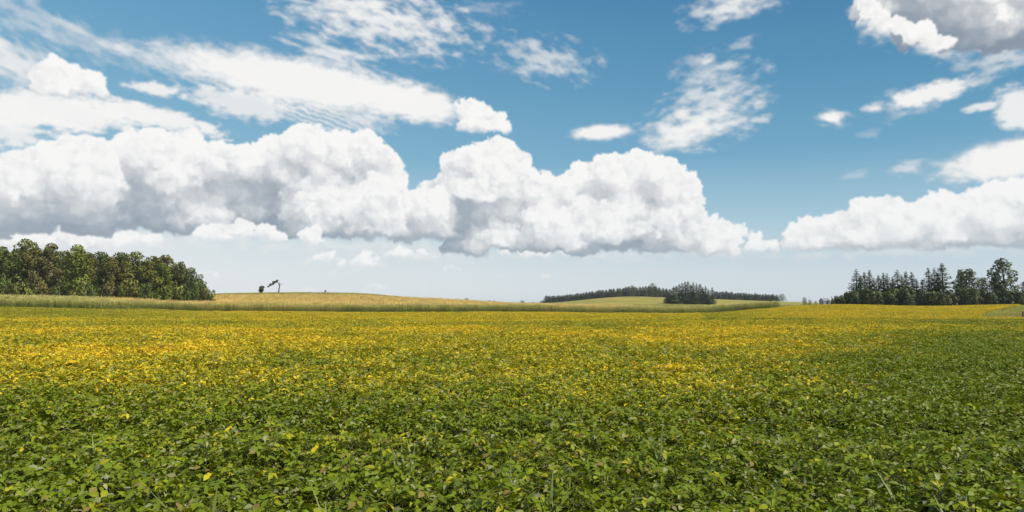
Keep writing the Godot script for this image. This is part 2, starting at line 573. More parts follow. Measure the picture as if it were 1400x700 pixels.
const COLS := [-200.0, 0.0, 130.0, 250.0, 380.0, 500.0, 620.0, 740.0, 850.0, 950.0, 1060.0, 1150.0, 1270.0, 1400.0, 1600.0]
const DEPTHS := [0.0, 30.0, 60.0, 80.0, 110.0, 140.0, 170.0, 210.0, 250.0, 300.0, 400.0, 500.0, 650.0, 800.0, 1000.0, 1500.0, 4000.0]
const HEIGHTS := [
	[0, 0, 0, 0, 0.3, 0.8, 1.8, 2.4, 2.6, 3, 4, 5, 6, 6, 6, 7, 8],
	[0, 0, 0, 0, 0.3, 0.75, 1.7, 2.4, 2.6, 3, 4, 5, 6, 6, 6, 7, 8],
	[0, 0, 0, 0, 0.2, 0.45, 1.1, 2.2, 2.6, 3, 4, 5, 6, 6, 6, 7, 8],
	[0, 0, 0, -0.1, -0.1, -0.2, -0.1, 1.2, 2.5, 3.8, 7.2, 7, 7, 6, 6, 7, 8],
	[0, 0, 0, -0.1, -0.2, -0.3, -0.4, 0.7, 2.3, 4.2, 8.6, 8, 7, 6, 6, 7, 8],
	[0, 0, 0, -0.1, -0.2, -0.3, -0.5, 0.4, 1.9, 3.9, 7.9, 7, 6, 6, 6, 7, 8],
	[0, 0, 0, -0.1, -0.2, -0.3, -0.5, 0.0, 0.8, 1.9, 3.0, 4, 5.2, 6, 6, 7, 8],
	[0, 0, 0, -0.1, -0.2, -0.4, -0.6, -0.4, -0.3, -0.2, 0.3, 1, 2.2, 3.4, 4, 6, 8],
	[0, 0, 0, -0.1, -0.2, -0.5, -0.9, -0.9, -0.6, -0.3, 0.6, 2.6, 7.4, 10.8, 11.5, 9, 8],
	[0, 0, 0, -0.1, -0.2, -0.5, -1.0, -1.0, -0.8, -0.6, 0.4, 2.3, 5.6, 8.6, 9.5, 9, 8],
	[0, 0, 0, -0.15, 0.05, 0.25, 0.4, 0.45, 0.4, 0.4, 0.8, 1.6, 3.4, 5.6, 6, 6, 7],
	[0, 0, 0, -0.25, 0.25, 0.7, 1.05, 1.3, 1.3, 1.2, 1.4, 2.0, 2.6, 3, 4, 5, 7],
	[0, 0, 0, -0.25, 0.1, 0.35, 0.55, 0.72, 0.8, 0.9, 1.2, 1.5, 2, 3, 4, 5, 7],
	[0, 0, 0, -0.2, 0.25, 0.7, 1.1, 1.36, 1.5, 1.6, 2, 2, 2.5, 3, 4, 5, 7],
	[0, 0, 0, -0.2, 0.25, 0.7, 1.1, 1.36, 1.5, 1.6, 2, 2, 2.5, 3, 4, 5, 7]]

var swell := FastNoiseLite.new()


func cubic(a: float, b: float, c: float, d: float, t: float) -> float:
	return b + 0.5 * t * (c - a + t * (2.0 * a - 5.0 * b + 4.0 * c - d + t * (3.0 * (b - c) + d - a)))


func span(list: Array, x: float) -> Vector2:
	var n := list.size()
	if x <= list[0]:
		return Vector2(0, 0)
	for i in range(1, n):
		if x < list[i]:
			return Vector2(i - 1, (x - list[i - 1]) / (list[i] - list[i - 1]))
	return Vector2(n - 2, 1)


func column_of(x: float, depth: float) -> float:
	return 700.0 + 935.0 * x / maxf(depth, 1.0)


func land(x: float, depth: float) -> float:
	if depth < 30.0:
		return 0.0
	var c := span(COLS, column_of(x, depth))
	var r := span(DEPTHS, depth)
	var ci := int(c.x)
	var ri := int(r.x)
	var v := [0.0, 0.0, 0.0, 0.0]
	for k in 4:
		var h: Array = HEIGHTS[clampi(ci - 1 + k, 0, COLS.size() - 1)]
		v[k] = cubic(h[maxi(ri - 1, 0)], h[ri], h[ri + 1], h[mini(ri + 2, h.size() - 1)], r.y)
	var e := cubic(v[0], v[1], v[2], v[3], c.y)
	return e + swell.get_noise_2d(x, depth) * 0.18 * smoothstep(30.0, 70.0, depth)


func ground_at(x: float, depth: float) -> Vector3:
	return Vector3(x, land(x, depth), -depth)


func spot(px: float, depth: float) -> Vector3:
	return ground_at((px - 700.0) / 935.0 * depth, depth)


func tall(py: float, depth: float, foot: float) -> float:
	# height of a thing whose top is seen at row py
	return CAM_Y + (HORIZON - py) * depth / 935.0 - foot


# ---- which crop stands where
func corn_front(px: float) -> float:
	if px < 130.0:
		return 143.0
	if px < 210.0:
		return lerpf(143.0, 172.0, smoothstep(130.0, 210.0, px))
	return lerpf(172.0, 186.0, smoothstep(700.0, 1000.0, px))


func corn_back(px: float) -> float:
	if px < 130.0:
		return 196.0
	if px < 300.0:
		return lerpf(196.0, 306.0, smoothstep(130.0, 300.0, px))
	if px < 780.0:
		return 306.0
	return lerpf(306.0, 208.0, smoothstep(780.0, 930.0, px))


func crop_at(x: float, depth: float) -> String:
	var px := column_of(x, depth)
	if depth > 86.0 and px > lerpf(1336.0, 1390.0, smoothstep(86.0, 200.0, depth)) + 7.0 * patches.get_noise_2d(x, depth):
		return "verge"
	if px < 1062.0:
		if depth < corn_front(px) - 2.0:
			return "soy"
		if depth < corn_back(px) and depth > corn_front(px):
			return "corn"
		return "grass"
	return "soy" if depth < 222.0 else "grass"


# ================================================================= mesh building
class Geo:
	var v := PackedVector3Array()
	var n := PackedVector3Array()
	var c := PackedColorArray()
	var i := PackedInt32Array()

	func mesh(m: Material) -> ArrayMesh:
		var a := []
		a.resize(Mesh.ARRAY_MAX)
		a[Mesh.ARRAY_VERTEX] = v
		a[Mesh.ARRAY_NORMAL] = n
		a[Mesh.ARRAY_COLOR] = c
		a[Mesh.ARRAY_INDEX] = i
		var out := ArrayMesh.new()
		out.add_surface_from_arrays(Mesh.PRIMITIVE_TRIANGLES, a)
		out.surface_set_material(0, m)
		return out

	func vert(p: Vector3, nn: Vector3, cc: Color) -> int:
		v.append(p)
		n.append(nn)
		c.append(cc)
		return v.size() - 1

	func tri(a: int, b: int, d: int) -> void:
		# wound so that the front (clockwise) side is the one its normals point to
		var out := (v[b] - v[a]).cross(v[d] - v[a]).dot(n[a] + n[b] + n[d]) > 0.0
		i.append(a)
		i.append(d if out else b)
		i.append(b if out else d)

	# an ovate leaf blade, folded along its midrib and drooping to the tip
	func leaf(at: Vector3, dir: Vector3, up: Vector3, length: float, width: float, fold: float, droop: float, col: Color) -> void:
		var side := dir.cross(up).normalized()
		up = side.cross(dir).normalized()
		var m := []
		var mid := [0.0, 0.3, 0.66, 1.0]
		for t in mid:
			var p: Vector3 = at + dir * (length * t) - up * (droop * length * t * t)
			m.append(vert(p, (up + dir * droop * t).normalized(), col))
		var e := []
		for s in [-1.0, 1.0]:
			for k in [[0.3, 0.5], [0.66, 0.40]]:
				var t: float = k[0]
				var w: float = k[1] * width
				var p: Vector3 = at + dir * (length * t) - up * (droop * length * t * t) + side * (s * w * cos(fold)) + up * (w * sin(fold))
				e.append(vert(p, (up + dir * droop * t - side * (s * fold * 0.9)).normalized(), col))
		tri(m[0], m[1], e[0])
		tri(m[0], e[2], m[1])
		tri(e[0], m[1], m[2])
		tri(e[0], m[2], e[1])
		tri(m[1], e[2], e[3])
		tri(m[1], e[3], m[2])
		tri(e[1], m[2], m[3])
		tri(m[2], e[3], m[3])

	# a strip that bends, tapering to its tip: grass, corn leaves
	func blade(at: Vector3, dir: Vector3, length: float, width: float, bend: float, col: Color, tip: Color, parts := 3) -> void:
		var side := dir.cross(Vector3.UP)
		if side.length() < 0.01:
			side = Vector3.RIGHT
		side = side.normalized()
		var p := at
		var d := dir.normalized()
		var last := []
		for k in parts + 1:
			var t := float(k) / parts
			var w := width * (1.0 - t * t) * (0.55 if k == 0 else 1.0)
			var nn := side.cross(d).normalized()
			var cc := col.lerp(tip, t)
			var now := [vert(p - side * w * 0.5, (nn - side * 0.25).normalized(), cc), vert(p + side * w * 0.5, (nn + side * 0.25).normalized(), cc)]
			if k > 0:
				tri(last[0], last[1], now[1])
				tri(last[0], now[1], now[0])
			last = now
			p += d * (length / parts)
			d = (d - Vector3.UP * (bend / parts)).normalized()

	# a tapering round limb through points, with radii
	func limb(points: Array, radii: Array, sides: int, col: Color) -> void:
		var last := []
		for k in points.size():
			var p: Vector3 = points[k]
			var d: Vector3 = ((points[mini(k + 1, points.size() - 1)] as Vector3) - (points[maxi(k - 1, 0)] as Vector3)).normalized()
			var x := d.cross(Vector3.FORWARD if absf(d.z) < 0.9 else Vector3.RIGHT).normalized()
			var y := d.cross(x)
			var ring := []
			for s in sides:
				var a := TAU * s / sides
				var o := x * cos(a) + y * sin(a)
				ring.append(vert(p + o * float(radii[k]), o, col))
			if k > 0:
				for s in sides:
					var q := (s + 1) % sides
					tri(last[s], ring[s], ring[q])
					tri(last[s], ring[q], last[q])
			last = ring

	# a small spray of leaves: two crossed folded faces
	func spray(at: Vector3, out: Vector3, size: float, col: Color, rng: RandomNumberGenerator) -> void:
		var dir := (out * 0.7 + Vector3(rng.randf_range(-1, 1), rng.randf_range(-0.8, 0.8), rng.randf_range(-1, 1))).normalized()
		var other := Vector3(rng.randf_range(-1, 1), rng.randf_range(-1, 1), rng.randf_range(-1, 1))
		var side := dir.cross(other).normalized() * size * rng.randf_range(0.28, 0.5)
		var nn := (side.cross(dir).normalized() * 0.5 * (1.0 if side.cross(dir).dot(out) > 0.0 else -1.0) + out).normalized()
		var a := vert(at - dir * size * 0.5, nn, col)
		var b := vert(at - side, nn, col)
		var d := vert(at + dir * size * 0.5, nn, col)
		var e := vert(at + side, nn, col)
		tri(a, b, d)
		tri(a, d, e)

	func box(lo: Vector3, hi: Vector3, col: Color) -> void:
		for f in [[Vector3(1, 0, 0), Vector3(0, 1, 0), Vector3(0, 0, 1)], [Vector3(-1, 0, 0), Vector3(0, 0, 1), Vector3(0, 1, 0)], [Vector3(0, 1, 0), Vector3(0, 0, 1), Vector3(1, 0, 0)], [Vector3(0, -1, 0), Vector3(1, 0, 0), Vector3(0, 0, 1)], [Vector3(0, 0, 1), Vector3(1, 0, 0), Vector3(0, 1, 0)], [Vector3(0, 0, -1), Vector3(0, 1, 0), Vector3(1, 0, 0)]]:
			var mid := (lo + hi) * 0.5
			var half := (hi - lo) * 0.5
			var q := []
			for s in [[-1, -1], [1, -1], [1, 1], [-1, 1]]:
				q.append(vert(mid + half * (f[0] + f[1] * s[0] + f[2] * s[1]), f[0], col))
			tri(q[0], q[2], q[1])
			tri(q[0], q[3], q[2])


var mats := {}
var counts := {}


func texture_of(freq: float, octaves: int, low: float, high: float, seed_: int) -> NoiseTexture2D:
	var n := FastNoiseLite.new()
	n.noise_type = FastNoiseLite.TYPE_SIMPLEX_SMOOTH
	n.frequency = freq
	n.fractal_octaves = octaves
	n.seed = seed_
	var ramp := Gradient.new()
	ramp.set_color(0, Color(low, low, low))
	ramp.set_color(1, Color(high, high, high))
	var t := NoiseTexture2D.new()
	t.width = 512
	t.height = 512
	t.seamless = true
	t.noise = n
	t.color_ramp = ramp
	return t


func material(called: String, rough: float, spec: float, back := Color.BLACK) -> StandardMaterial3D:
	var m := StandardMaterial3D.new()
	m.resource_name = called
	m.vertex_color_use_as_albedo = true
	m.roughness = rough
	m.metallic_specular = spec
	m.cull_mode = BaseMaterial3D.CULL_DISABLED
	if back != Color.BLACK:
		m.backlight_enabled = true
		m.backlight = back
	mats[called] = m
	return m


func numbered(called: String) -> String:
	counts[called] = counts.get(called, 0) + 1
	return called if counts[called] == 1 else "%s_%03d" % [called, counts[called] - 1]


func tag(o: Node3D, label: String, category: String, group := "", kind := "") -> void:
	o.set_meta("label", label)
	o.set_meta("category", category)
	if group:
		o.set_meta("group", group)
	if kind:
		o.set_meta("kind", kind)


func thing(called: String, at: Vector3, label: String, category: String, group := "") -> Node3D:
	var o := Node3D.new()
	o.name = numbered(called)
	add_child(o)
	o.position = at
	tag(o, label, category, group)
	return o


func part(parent: Node3D, called: String, m: Mesh) -> MeshInstance3D:
	var o := MeshInstance3D.new()
	o.name = called
	o.mesh = m
	parent.add_child(o, true)
	return o


func scatter(called: String, m: Mesh, places: Array, tints: Array) -> MultiMeshInstance3D:
	var mm := MultiMesh.new()
	mm.transform_format = MultiMesh.TRANSFORM_3D
	mm.use_colors = true
	mm.mesh = m
	mm.instance_count = places.size()
	for k in places.size():
		mm.set_instance_transform(k, places[k])
		mm.set_instance_color(k, tints[k])
	var o := MultiMeshInstance3D.new()
	o.name = called
	o.multimesh = mm
	return o


# ================================================================= colours (linear base colours)
const GREEN := Color(0.128, 0.182, 0.011)
const LIGHT := Color(0.205, 0.250, 0.014)
const LIME := Color(0.40, 0.36, 0.020)
const YELLOW := Color(0.68, 0.52, 0.026)
const ORANGE := Color(0.64, 0.38, 0.026)
const BROWN := Color(0.20, 0.145, 0.045)
const PALE := Color(0.24, 0.26, 0.12)


func jitter(c: Color, rng: RandomNumberGenerator, amount: float) -> Color:
	var k := 1.0 + rng.randf_range(-amount, amount)
	var w := rng.randf_range(-amount, amount) * 0.35
	return Color(c.r * k * (1.0 + w), c.g * k, c.b * k * (1.0 - w))


func soy_colour(ripe: float, rng: RandomNumberGenerator) -> Color:
	# chosen by how far the plant has ripened, never by where on the plant the leaf sits
	var r := ripe + rng.randfn(0.0, 0.11)
	var c: Color
	if rng.randf() < lerpf(0.15, 0.03, ripe):
		c = PALE
	elif rng.randf() < 0.008 + 0.03 * ripe:
		c = BROWN
	elif r < 0.2:
		c = GREEN
	elif r < 0.4:
		c = GREEN.lerp(LIGHT, (r - 0.2) / 0.2)
	elif r < 0.6:
		c = LIGHT.lerp(LIME, (r - 0.4) / 0.2)
	elif r < 0.8:
		c = LIME.lerp(YELLOW, (r - 0.6) / 0.2)
	else:
		c = YELLOW.lerp(ORANGE, clampf((r - 0.84) / 0.3, 0.0, 0.7))
	return jitter(c, rng, 0.18)


func trifoliate(g: Geo, at: Vector3, out: Vector3, size: float, col: Callable, rng: RandomNumberGenerator) -> void:
	var up := Vector3(rng.randfn(0.0, 0.45), 1.0, rng.randfn(0.0, 0.45)).normalized()
	var dir := (out - up * out.dot(up) + up * rng.randf_range(-0.5, 0.15)).normalized()
	var side := dir.cross(up).normalized()
	for k in [-1.0, 0.0, 1.0]:
		var d: Vector3 = (dir * (1.0 if k == 0.0 else 0.25) + side * k).normalized()
		var u: Vector3 = (up + side * (k * rng.randf_range(0.0, 0.5)) + Vector3(rng.randf_range(-0.35, 0.35), 0, rng.randf_range(-0.35, 0.35))).normalized()
		var start: Vector3 = at + dir * (size * 0.28 if k == 0.0 else 0.0)
		g.leaf(start, d, u, size * rng.randf_range(0.85, 1.15), size * 0.62, rng.randf_range(0.1, 0.75), rng.randf_range(0.0, 0.5), col.call())


func soy_patch(ripe: float, seed_: int) -> ArrayMesh:
	# 0.7 m square of closed canopy
	var g := Geo.new()
	var rng := RandomNumberGenerator.new()
	rng.seed = seed_
	for k in 175:
		var at := Vector3(rng.randf_range(-0.38, 0.38), 0.0, rng.randf_range(-0.38, 0.38))
		at.y = 0.66 - 0.4 * pow(rng.randf(), 1.7) + 0.05 * sin(at.x * 11.0 + seed_) * cos(at.z * 9.0)
		var a := rng.randf() * TAU
		var own := clampf(ripe + rng.randfn(0.0, 0.10), 0.0, 1.0)
		trifoliate(g, at, Vector3(cos(a), 0, sin(a)), rng.randf_range(0.042, 0.082), func() -> Color: return soy_colour(own, rng), rng)
	# petioles and stems showing between the leaves
	for k in 14:
		var at := Vector3(rng.randf_range(-0.35, 0.35), 0.1, rng.randf_range(-0.35, 0.35))
		var d := Vector3(rng.randf_range(-0.4, 0.4), 1.0, rng.randf_range(-0.4, 0.4)).normalized()
		g.limb([at, at + d * rng.randf_range(0.4, 0.58)], [0.004, 0.0025], 3, Color(0.13, 0.14, 0.035))
	return g.mesh(mats.leaf)


# ================================================================= trees
func kind(wood: Geo, leaves: Geo) -> Dictionary:
	var crown := leaves.mesh(mats.tree)
	var box := crown.get_aabb()
	return {"trunk": wood.mesh(mats.bark), "crown": crown, "high": box.end.y, "wide": (box.size.x + box.size.z) * 0.5}


func crown_tree(g: Geo, lobes: Array, leaves: int, size: float, base: Color, rng: RandomNumberGenerator) -> void:
	var total := 0.0
	for l in lobes:
		total += l[1] * l[1]
	for l in lobes:
		var c: Vector3 = l[0]
		var r: float = l[1]
		var tone := jitter(base, rng, 0.22)
		for k in int(leaves * r * r / total):
			var d := Vector3(rng.randfn(), rng.randfn(), rng.randfn()).normalized()
			var at := c + Vector3(d.x, d.y * 0.8, d.z) * r * (0.55 + 0.5 * sqrt(rng.randf())) 
			g.spray(at, (d + Vector3(0, 0.35, 0)).normalized(), size * rng.randf_range(0.6, 1.3), jitter(tone, rng, 0.25), rng)


func broadleaf(h: float, w: float, low: float, base: Color, leaves: int, bark: Color, seed_: int, airy := 0.0) -> Dictionary:
	var rng := RandomNumberGenerator.new()
	rng.seed = seed_
	var trunk := Geo.new()
	var crown := Geo.new()
	var bend := Vector3(rng.randf_range(-0.05, 0.05), 0, rng.randf_range(-0.05, 0.05)) * h
	trunk.limb([Vector3(0, -0.3, 0), Vector3(0, h * 0.15, 0) + bend * 0.2, Vector3(0, h * 0.5, 0) + bend * 0.6, Vector3(0, h * 0.9, 0) + bend], [h * 0.022, h * 0.016, h * 0.011, h * 0.003], 7, bark)
	var lobes := []
	var n := 20
	for k in n:
		var t := (k + 0.5) / n
		var y := lerpf(h * low, h * 0.9, t)
		var profile := sqrt(clampf(1.0 - pow(2.0 * t - 0.85, 2.0) * 0.72, 0.08, 1.0))
		var a := k * 2.4 + rng.randf_range(-0.6, 0.6)
		var r := w * 0.5 * profile * rng.randf_range(0.25, 0.78)
		var c := Vector3(cos(a) * r, y, sin(a) * r) + bend * (y / h)
		var size := w * rng.randf_range(0.13, 0.21) * (0.7 + 0.5 * profile) * (1.0 - 0.25 * airy)
		lobes.append([c, minf(size, h - y)])
		var foot := Vector3(0, y * rng.randf_range(0.6, 0.8), 0) + bend * 0.5
		trunk.limb([foot, foot.lerp(c, 0.55) + Vector3(0, 0.06 * h * rng.randf(), 0), c], [h * 0.006, h * 0.004, h * 0.0015], 4, bark)
	lobes.append([Vector3(0, h * 0.9, 0) + bend, minf(w * 0.16, h * 0.1)])
	crown_tree(crown, lobes, leaves, h * 0.026 + 0.06, base, rng)
	return kind(trunk, crown)


func conifer(h: float, w: float, base: Color, bark: Color, seed_: int, ragged_ := 0.3, low := 0.12) -> Dictionary:
	var rng := RandomNumberGenerator.new()
	rng.seed = seed_
	var trunk := Geo.new()
	var crown := Geo.new()
	trunk.limb([Vector3(0, -0.3, 0), Vector3(0, h * 0.5, 0), Vector3(0, h, 0)], [h * 0.014 + 0.03, h * 0.009, 0.02], 6, bark)
	var y := h * low
	while y < h * 0.985:
		var t := y / h
		var reach := w * 0.5 * pow(1.0 - t, 0.72) * clampf(0.55 + t * 2.0, 0.0, 1.0) + 0.04
		var n := rng.randi_range(4, 7)
		var turn := rng.randf() * TAU
		for k in n:
			if rng.randf() < ragged_ * 0.55:
				continue
			var a := turn + TAU * k / n + rng.randf_range(-0.3, 0.3)
			var length := reach * rng.randf_range(1.0 - ragged_, 1.0 + 0.5 * ragged_)
			var d := Vector3(cos(a), lerpf(-0.30, 0.45, t), sin(a)).normalized()
			var tip := Vector3(0, y, 0) + d * length
			trunk.limb([Vector3(0, y, 0), tip], [0.035, 0.01], 3, bark)
			var tone := jitter(base, rng, 0.2)
			var m := int(3 + length * 4.0)
			for q in m:
				var f := (q + rng.randf()) / m
				var at := Vector3(0, y, 0) + d * length * lerpf(0.12, 1.0, f) - Vector3(0, 0.12 * f * length, 0)
				var wide := 0.36 * length * (1.0 - 0.6 * f)
				at += Vector3(-d.z, 0, d.x) * rng.randf_range(-wide, wide)
				crown.spray(at, (Vector3(d.x, 0.35, d.z)).normalized(), rng.randf_range(0.45, 0.95) * lerpf(1.0, 0.5, t), jitter(tone, rng, 0.22), rng)
		y += h * rng.randf_range(0.022, 0.034)
	return kind(trunk, crown)


func shrub(h: float, w: float, base: Color, leaves: int, seed_: int) -> Dictionary:
	var rng := RandomNumberGenerator.new()
	rng.seed = seed_
	var stems := Geo.new()
	var crown := Geo.new()
	var lobes := []
	for k in 11:
		var a := rng.randf() * TAU
		var r := w * 0.38 * sqrt(rng.randf())
		var y := h * rng.randf_range(0.14, 0.82) * (1.0 - 0.35 * r / (w * 0.38))
		var c := Vector3(cos(a) * r, y, sin(a) * r)
		lobes.append([c, minf(minf(w, h * 1.3) * rng.randf_range(0.16, 0.26), h * 1.02 - y)])
		stems.limb([Vector3(c.x * 0.2, -0.2, c.z * 0.2), c], [0.05, 0.015], 4, Color(0.10, 0.085, 0.06))
	crown_tree(crown, lobes, leaves, 0.34 + 0.015 * h, base, rng)
	return kind(stems, crown)


func plant_tree(called: String, kind: Dictionary, at: Vector3, high: float, wide: float, turn: float, label: String, category: String, group := "", trunk_name := "trunk") -> Node3D:
	var o := thing(called, at, label, category, group)
	o.rotation.y = turn
	o.scale = Vector3(wide / kind.wide, high / kind.high, wide / kind.wide)
	part(o, trunk_name, kind.trunk)
	part(o, "crown", kind.crown)
	return o


# ================================================================= putting it together
var patches := FastNoiseLite.new()
var patches_fine := FastNoiseLite.new()


func ripeness(x: float, depth: float) -> float:
	# how yellow the soybeans are: green by the camera, ripe in the middle of the field and on the far rise
	var px := column_of(x, depth)
	var far := [[3.0, 0.02], [6.0, 0.08], [8.5, 0.20], [10.5, 0.32], [13.0, 0.44], [17.0, 0.54], [21.0, 0.62], [28.0, 0.70], [37.0, 0.72], [45.0, 0.58], [52.0, 0.62], [62.0, 0.71], [80.0, 0.71], [120.0, 0.76], [170.0, 0.78]]
	var y := 0.74
	for i in range(1, far.size()):
		if depth < far[i][0]:
			y = lerpf(far[i - 1][1], far[i][1], clampf((depth - far[i - 1][0]) / (far[i][0] - far[i - 1][0]), 0.0, 1.0))
			break
	# the left of the field ripens nearer, its far end stays dull green
	y += 0.14 * smoothstep(420.0, 100.0, px) * smoothstep(9.0, 13.0, depth) * smoothstep(26.0, 19.0, depth)
	y -= 0.24 * smoothstep(330.0, 150.0, px) * smoothstep(62.0, 85.0, depth)
	# the right stays green
	y -= 0.26 * smoothstep(950.0, 1260.0, px) * smoothstep(42.0, 14.0, depth)
	y -= 0.24 * smoothstep(1150.0, 1340.0, px) * smoothstep(12.0, 16.0, depth) * smoothstep(76.0, 66.0, depth)
	# the rise beyond is evenly ripe
	if px > 960.0:
		var rise := smoothstep(66.0, 74.0, depth) * smoothstep(960.0, 1080.0, px)
		y = lerpf(y, 0.745, rise)
		y -= 0.22 * (1.0 - rise) * smoothstep(52.0, 60.0, depth)
	var calm := 0.35 if depth > 74.0 else lerpf(0.35, 1.0, smoothstep(6.0, 15.0, depth))
	y += calm * (0.28 * patches.get_noise_2d(x, depth * 0.8) + 0.20 * patches_fine.get_noise_2d(x, depth))
	return clampf(y, 0.0, 1.0)


func build_place() -> void:
	set_noise(swell, FastNoiseLite.TYPE_SIMPLEX_SMOOTH, 1.0 / 45.0, 2, 3)
	set_noise(patches, FastNoiseLite.TYPE_SIMPLEX_SMOOTH, 1.0 / 14.0, 3, 8)
	set_noise(patches_fine, FastNoiseLite.TYPE_SIMPLEX_SMOOTH, 1.0 / 2.6, 2, 9)
	material("leaf", 0.5, 0.30, Color(0.75, 0.72, 0.22))
	material("crop", 0.6, 0.4, Color(0.40, 0.42, 0.25))
	material("tree", 0.62, 0.35, Color(0.30, 0.36, 0.18))
	material("bark", 0.9, 0.25)
	var soil := material("soil", 0.95, 0.2)
	soil.albedo_texture = texture_of(0.012, 6, 0.55, 1.0, 4)
	soil.uv1_triplanar = true
	soil.uv1_world_triplanar = true
	soil.uv1_scale = Vector3(0.09, 0.09, 0.09)
	build_ground()
	print("ground")
	build_soybeans()
	print("soybeans")
	build_corn()
	build_grass()
	print("corn")
	build_wood()
	build_spruces()
	build_far()
	build_small()


func ground_colour(x: float, depth: float) -> Color:
	var n := 0.5 + 0.5 * patches.get_noise_2d(x * 0.25, depth * 0.25)
	match crop_at(x, depth) if depth > 0.0 else "soy":
		"soy":
			return Color(0.105, 0.080, 0.048)
		"corn":
			return Color(0.20, 0.155, 0.075)
		"verge":
			return Color(0.34, 0.32, 0.07).lerp(Color(0.22, 0.27, 0.05), n)
	var px := column_of(x, depth)
	var c := Color(0.21, 0.19, 0.075).lerp(Color(0.15, 0.165, 0.055), n)
	if px > 700.0 and depth > 420.0:
		# hay meadow on the far hill, mown in strips
		c = Color(0.46, 0.40, 0.09).lerp(Color(0.33, 0.33, 0.08), smoothstep(0.35, 0.65, n))
	elif px < 600.0 and depth > 300.0:
		c = Color(0.175, 0.145, 0.062).lerp(Color(0.12, 0.115, 0.045), n)
	return c


func build_ground() -> void:
	var zs := []
	for k in 14:
		zs.append(-6000.0 * pow(0.55, k))
	for k in 5:
		zs.append(k * 6.0)
	var z := 30.0
	while z < 6000.0:
		zs.append(z)
		z *= 1.028
	zs.append(7000.0)
	var xs := [0.0]
	var x := 4.0
	while x < 6000.0:
		xs.append(x)
		xs.push_front(-x)
		x += maxf(4.0, x * 0.032)
	var g := Geo.new()
	for i in zs.size():
		for j in xs.size():
			g.vert(Vector3(xs[j], land(xs[j], zs[i]), -zs[i]), Vector3.UP, ground_colour(xs[j], zs[i]))
	for i in zs.size():
		for j in xs.size():
			var e: Vector3 = g.v[i * xs.size() + mini(j + 1, xs.size() - 1)] - g.v[i * xs.size() + maxi(j - 1, 0)]
			var f: Vector3 = g.v[mini(i + 1, zs.size() - 1) * xs.size() + j] - g.v[maxi(i - 1, 0) * xs.size() + j]
			g.n[i * xs.size() + j] = e.cross(f).normalized()
	for i in zs.size() - 1:
		for j in xs.size() - 1:
			var a: int = i * xs.size() + j
			g.tri(a, a + 1, a + xs.size() + 1)
			g.tri(a, a + xs.size() + 1, a + xs.size())
	var o := MeshInstance3D.new()
	o.name = "ground"
	o.mesh = g.mesh(mats.soil)
	o.set_meta("kind", "structure")
	add_child(o)


const CLASSES := 7


func build_soybeans() -> void:
	var rng := RandomNumberGenerator.new()
	rng.seed = 42
	var kinds := []
	for c in CLASSES:
		var list := []
		for k in 3:
			list.append(soy_patch(0.02 + 0.92 * c / (CLASSES - 1), 100 * c + k))
		kinds.append(list)
	var field := Node3D.new()
	field.name = "soybean_crop"
	add_child(field)
	tag(field, "closed leafy canopy of soybeans, green turning yellow, filling the field", "crop", "", "stuff")
	var places := []
	var tints := []
	for c in CLASSES * 3:
		places.append([])
		tints.append([])
	# bands: from, to, spacing, size of the patch
	for band in [[2.2, 26.0, 0.50, 1.0, 1.0], [26.0, 60.0, 0.52, 1.0, 1.0], [60.0, 110.0, 0.62, 1.1, 1.0], [110.0, 232.0, 0.95, 1.6, 1.0]]:
		var depth: float = band[0]
		var gap: float = band[2]
		while depth < band[1]:
			var half := depth * 0.90 + 2.0
			var x := -half + rng.randf() * gap
			while x < half:
				var at := Vector2(x + rng.randf_range(-0.3, 0.3) * gap, depth + rng.randf_range(-0.3, 0.3) * gap)
				x += gap
				if crop_at(at.x, at.y) != "soy":
					continue
				var y := clampf(ripeness(at.x, at.y) + rng.randfn(0.0, 0.05), 0.0, 1.0)
				var k := clampi(int(round(y * (CLASSES - 1))), 0, CLASSES - 1) * 3 + rng.randi_range(0, 2)
				var s: float = band[3]
				var high: float = rng.randf_range(0.90, 1.06) * (1.0 + 0.10 * patches.get_noise_2d(at.x * 3.0, at.y * 3.0))
				if at.y < 8.2:
					high *= 0.88
				var b := Basis(Vector3.UP, rng.randf() * TAU).scaled(Vector3(s, high, s))
				b = Basis(Vector3(1, 0, 0), rng.randf_range(-0.06, 0.06)) * Basis(Vector3(0, 0, 1), rng.randf_range(-0.06, 0.06)) * b
				places[k].append(Transform3D(b, ground_at(at.x, at.y)))
				var v := rng.randf_range(0.86, 1.12)
				tints[k].append(Color(v, v, v))
			depth += gap
	for k in places.size():
		if places[k].size():
			var o := scatter("canopy", kinds[k / 3][k % 3], places[k], tints[k])
			o.set_meta("kind", "stuff")
			field.add_child(o, true)
	build_near_plants()


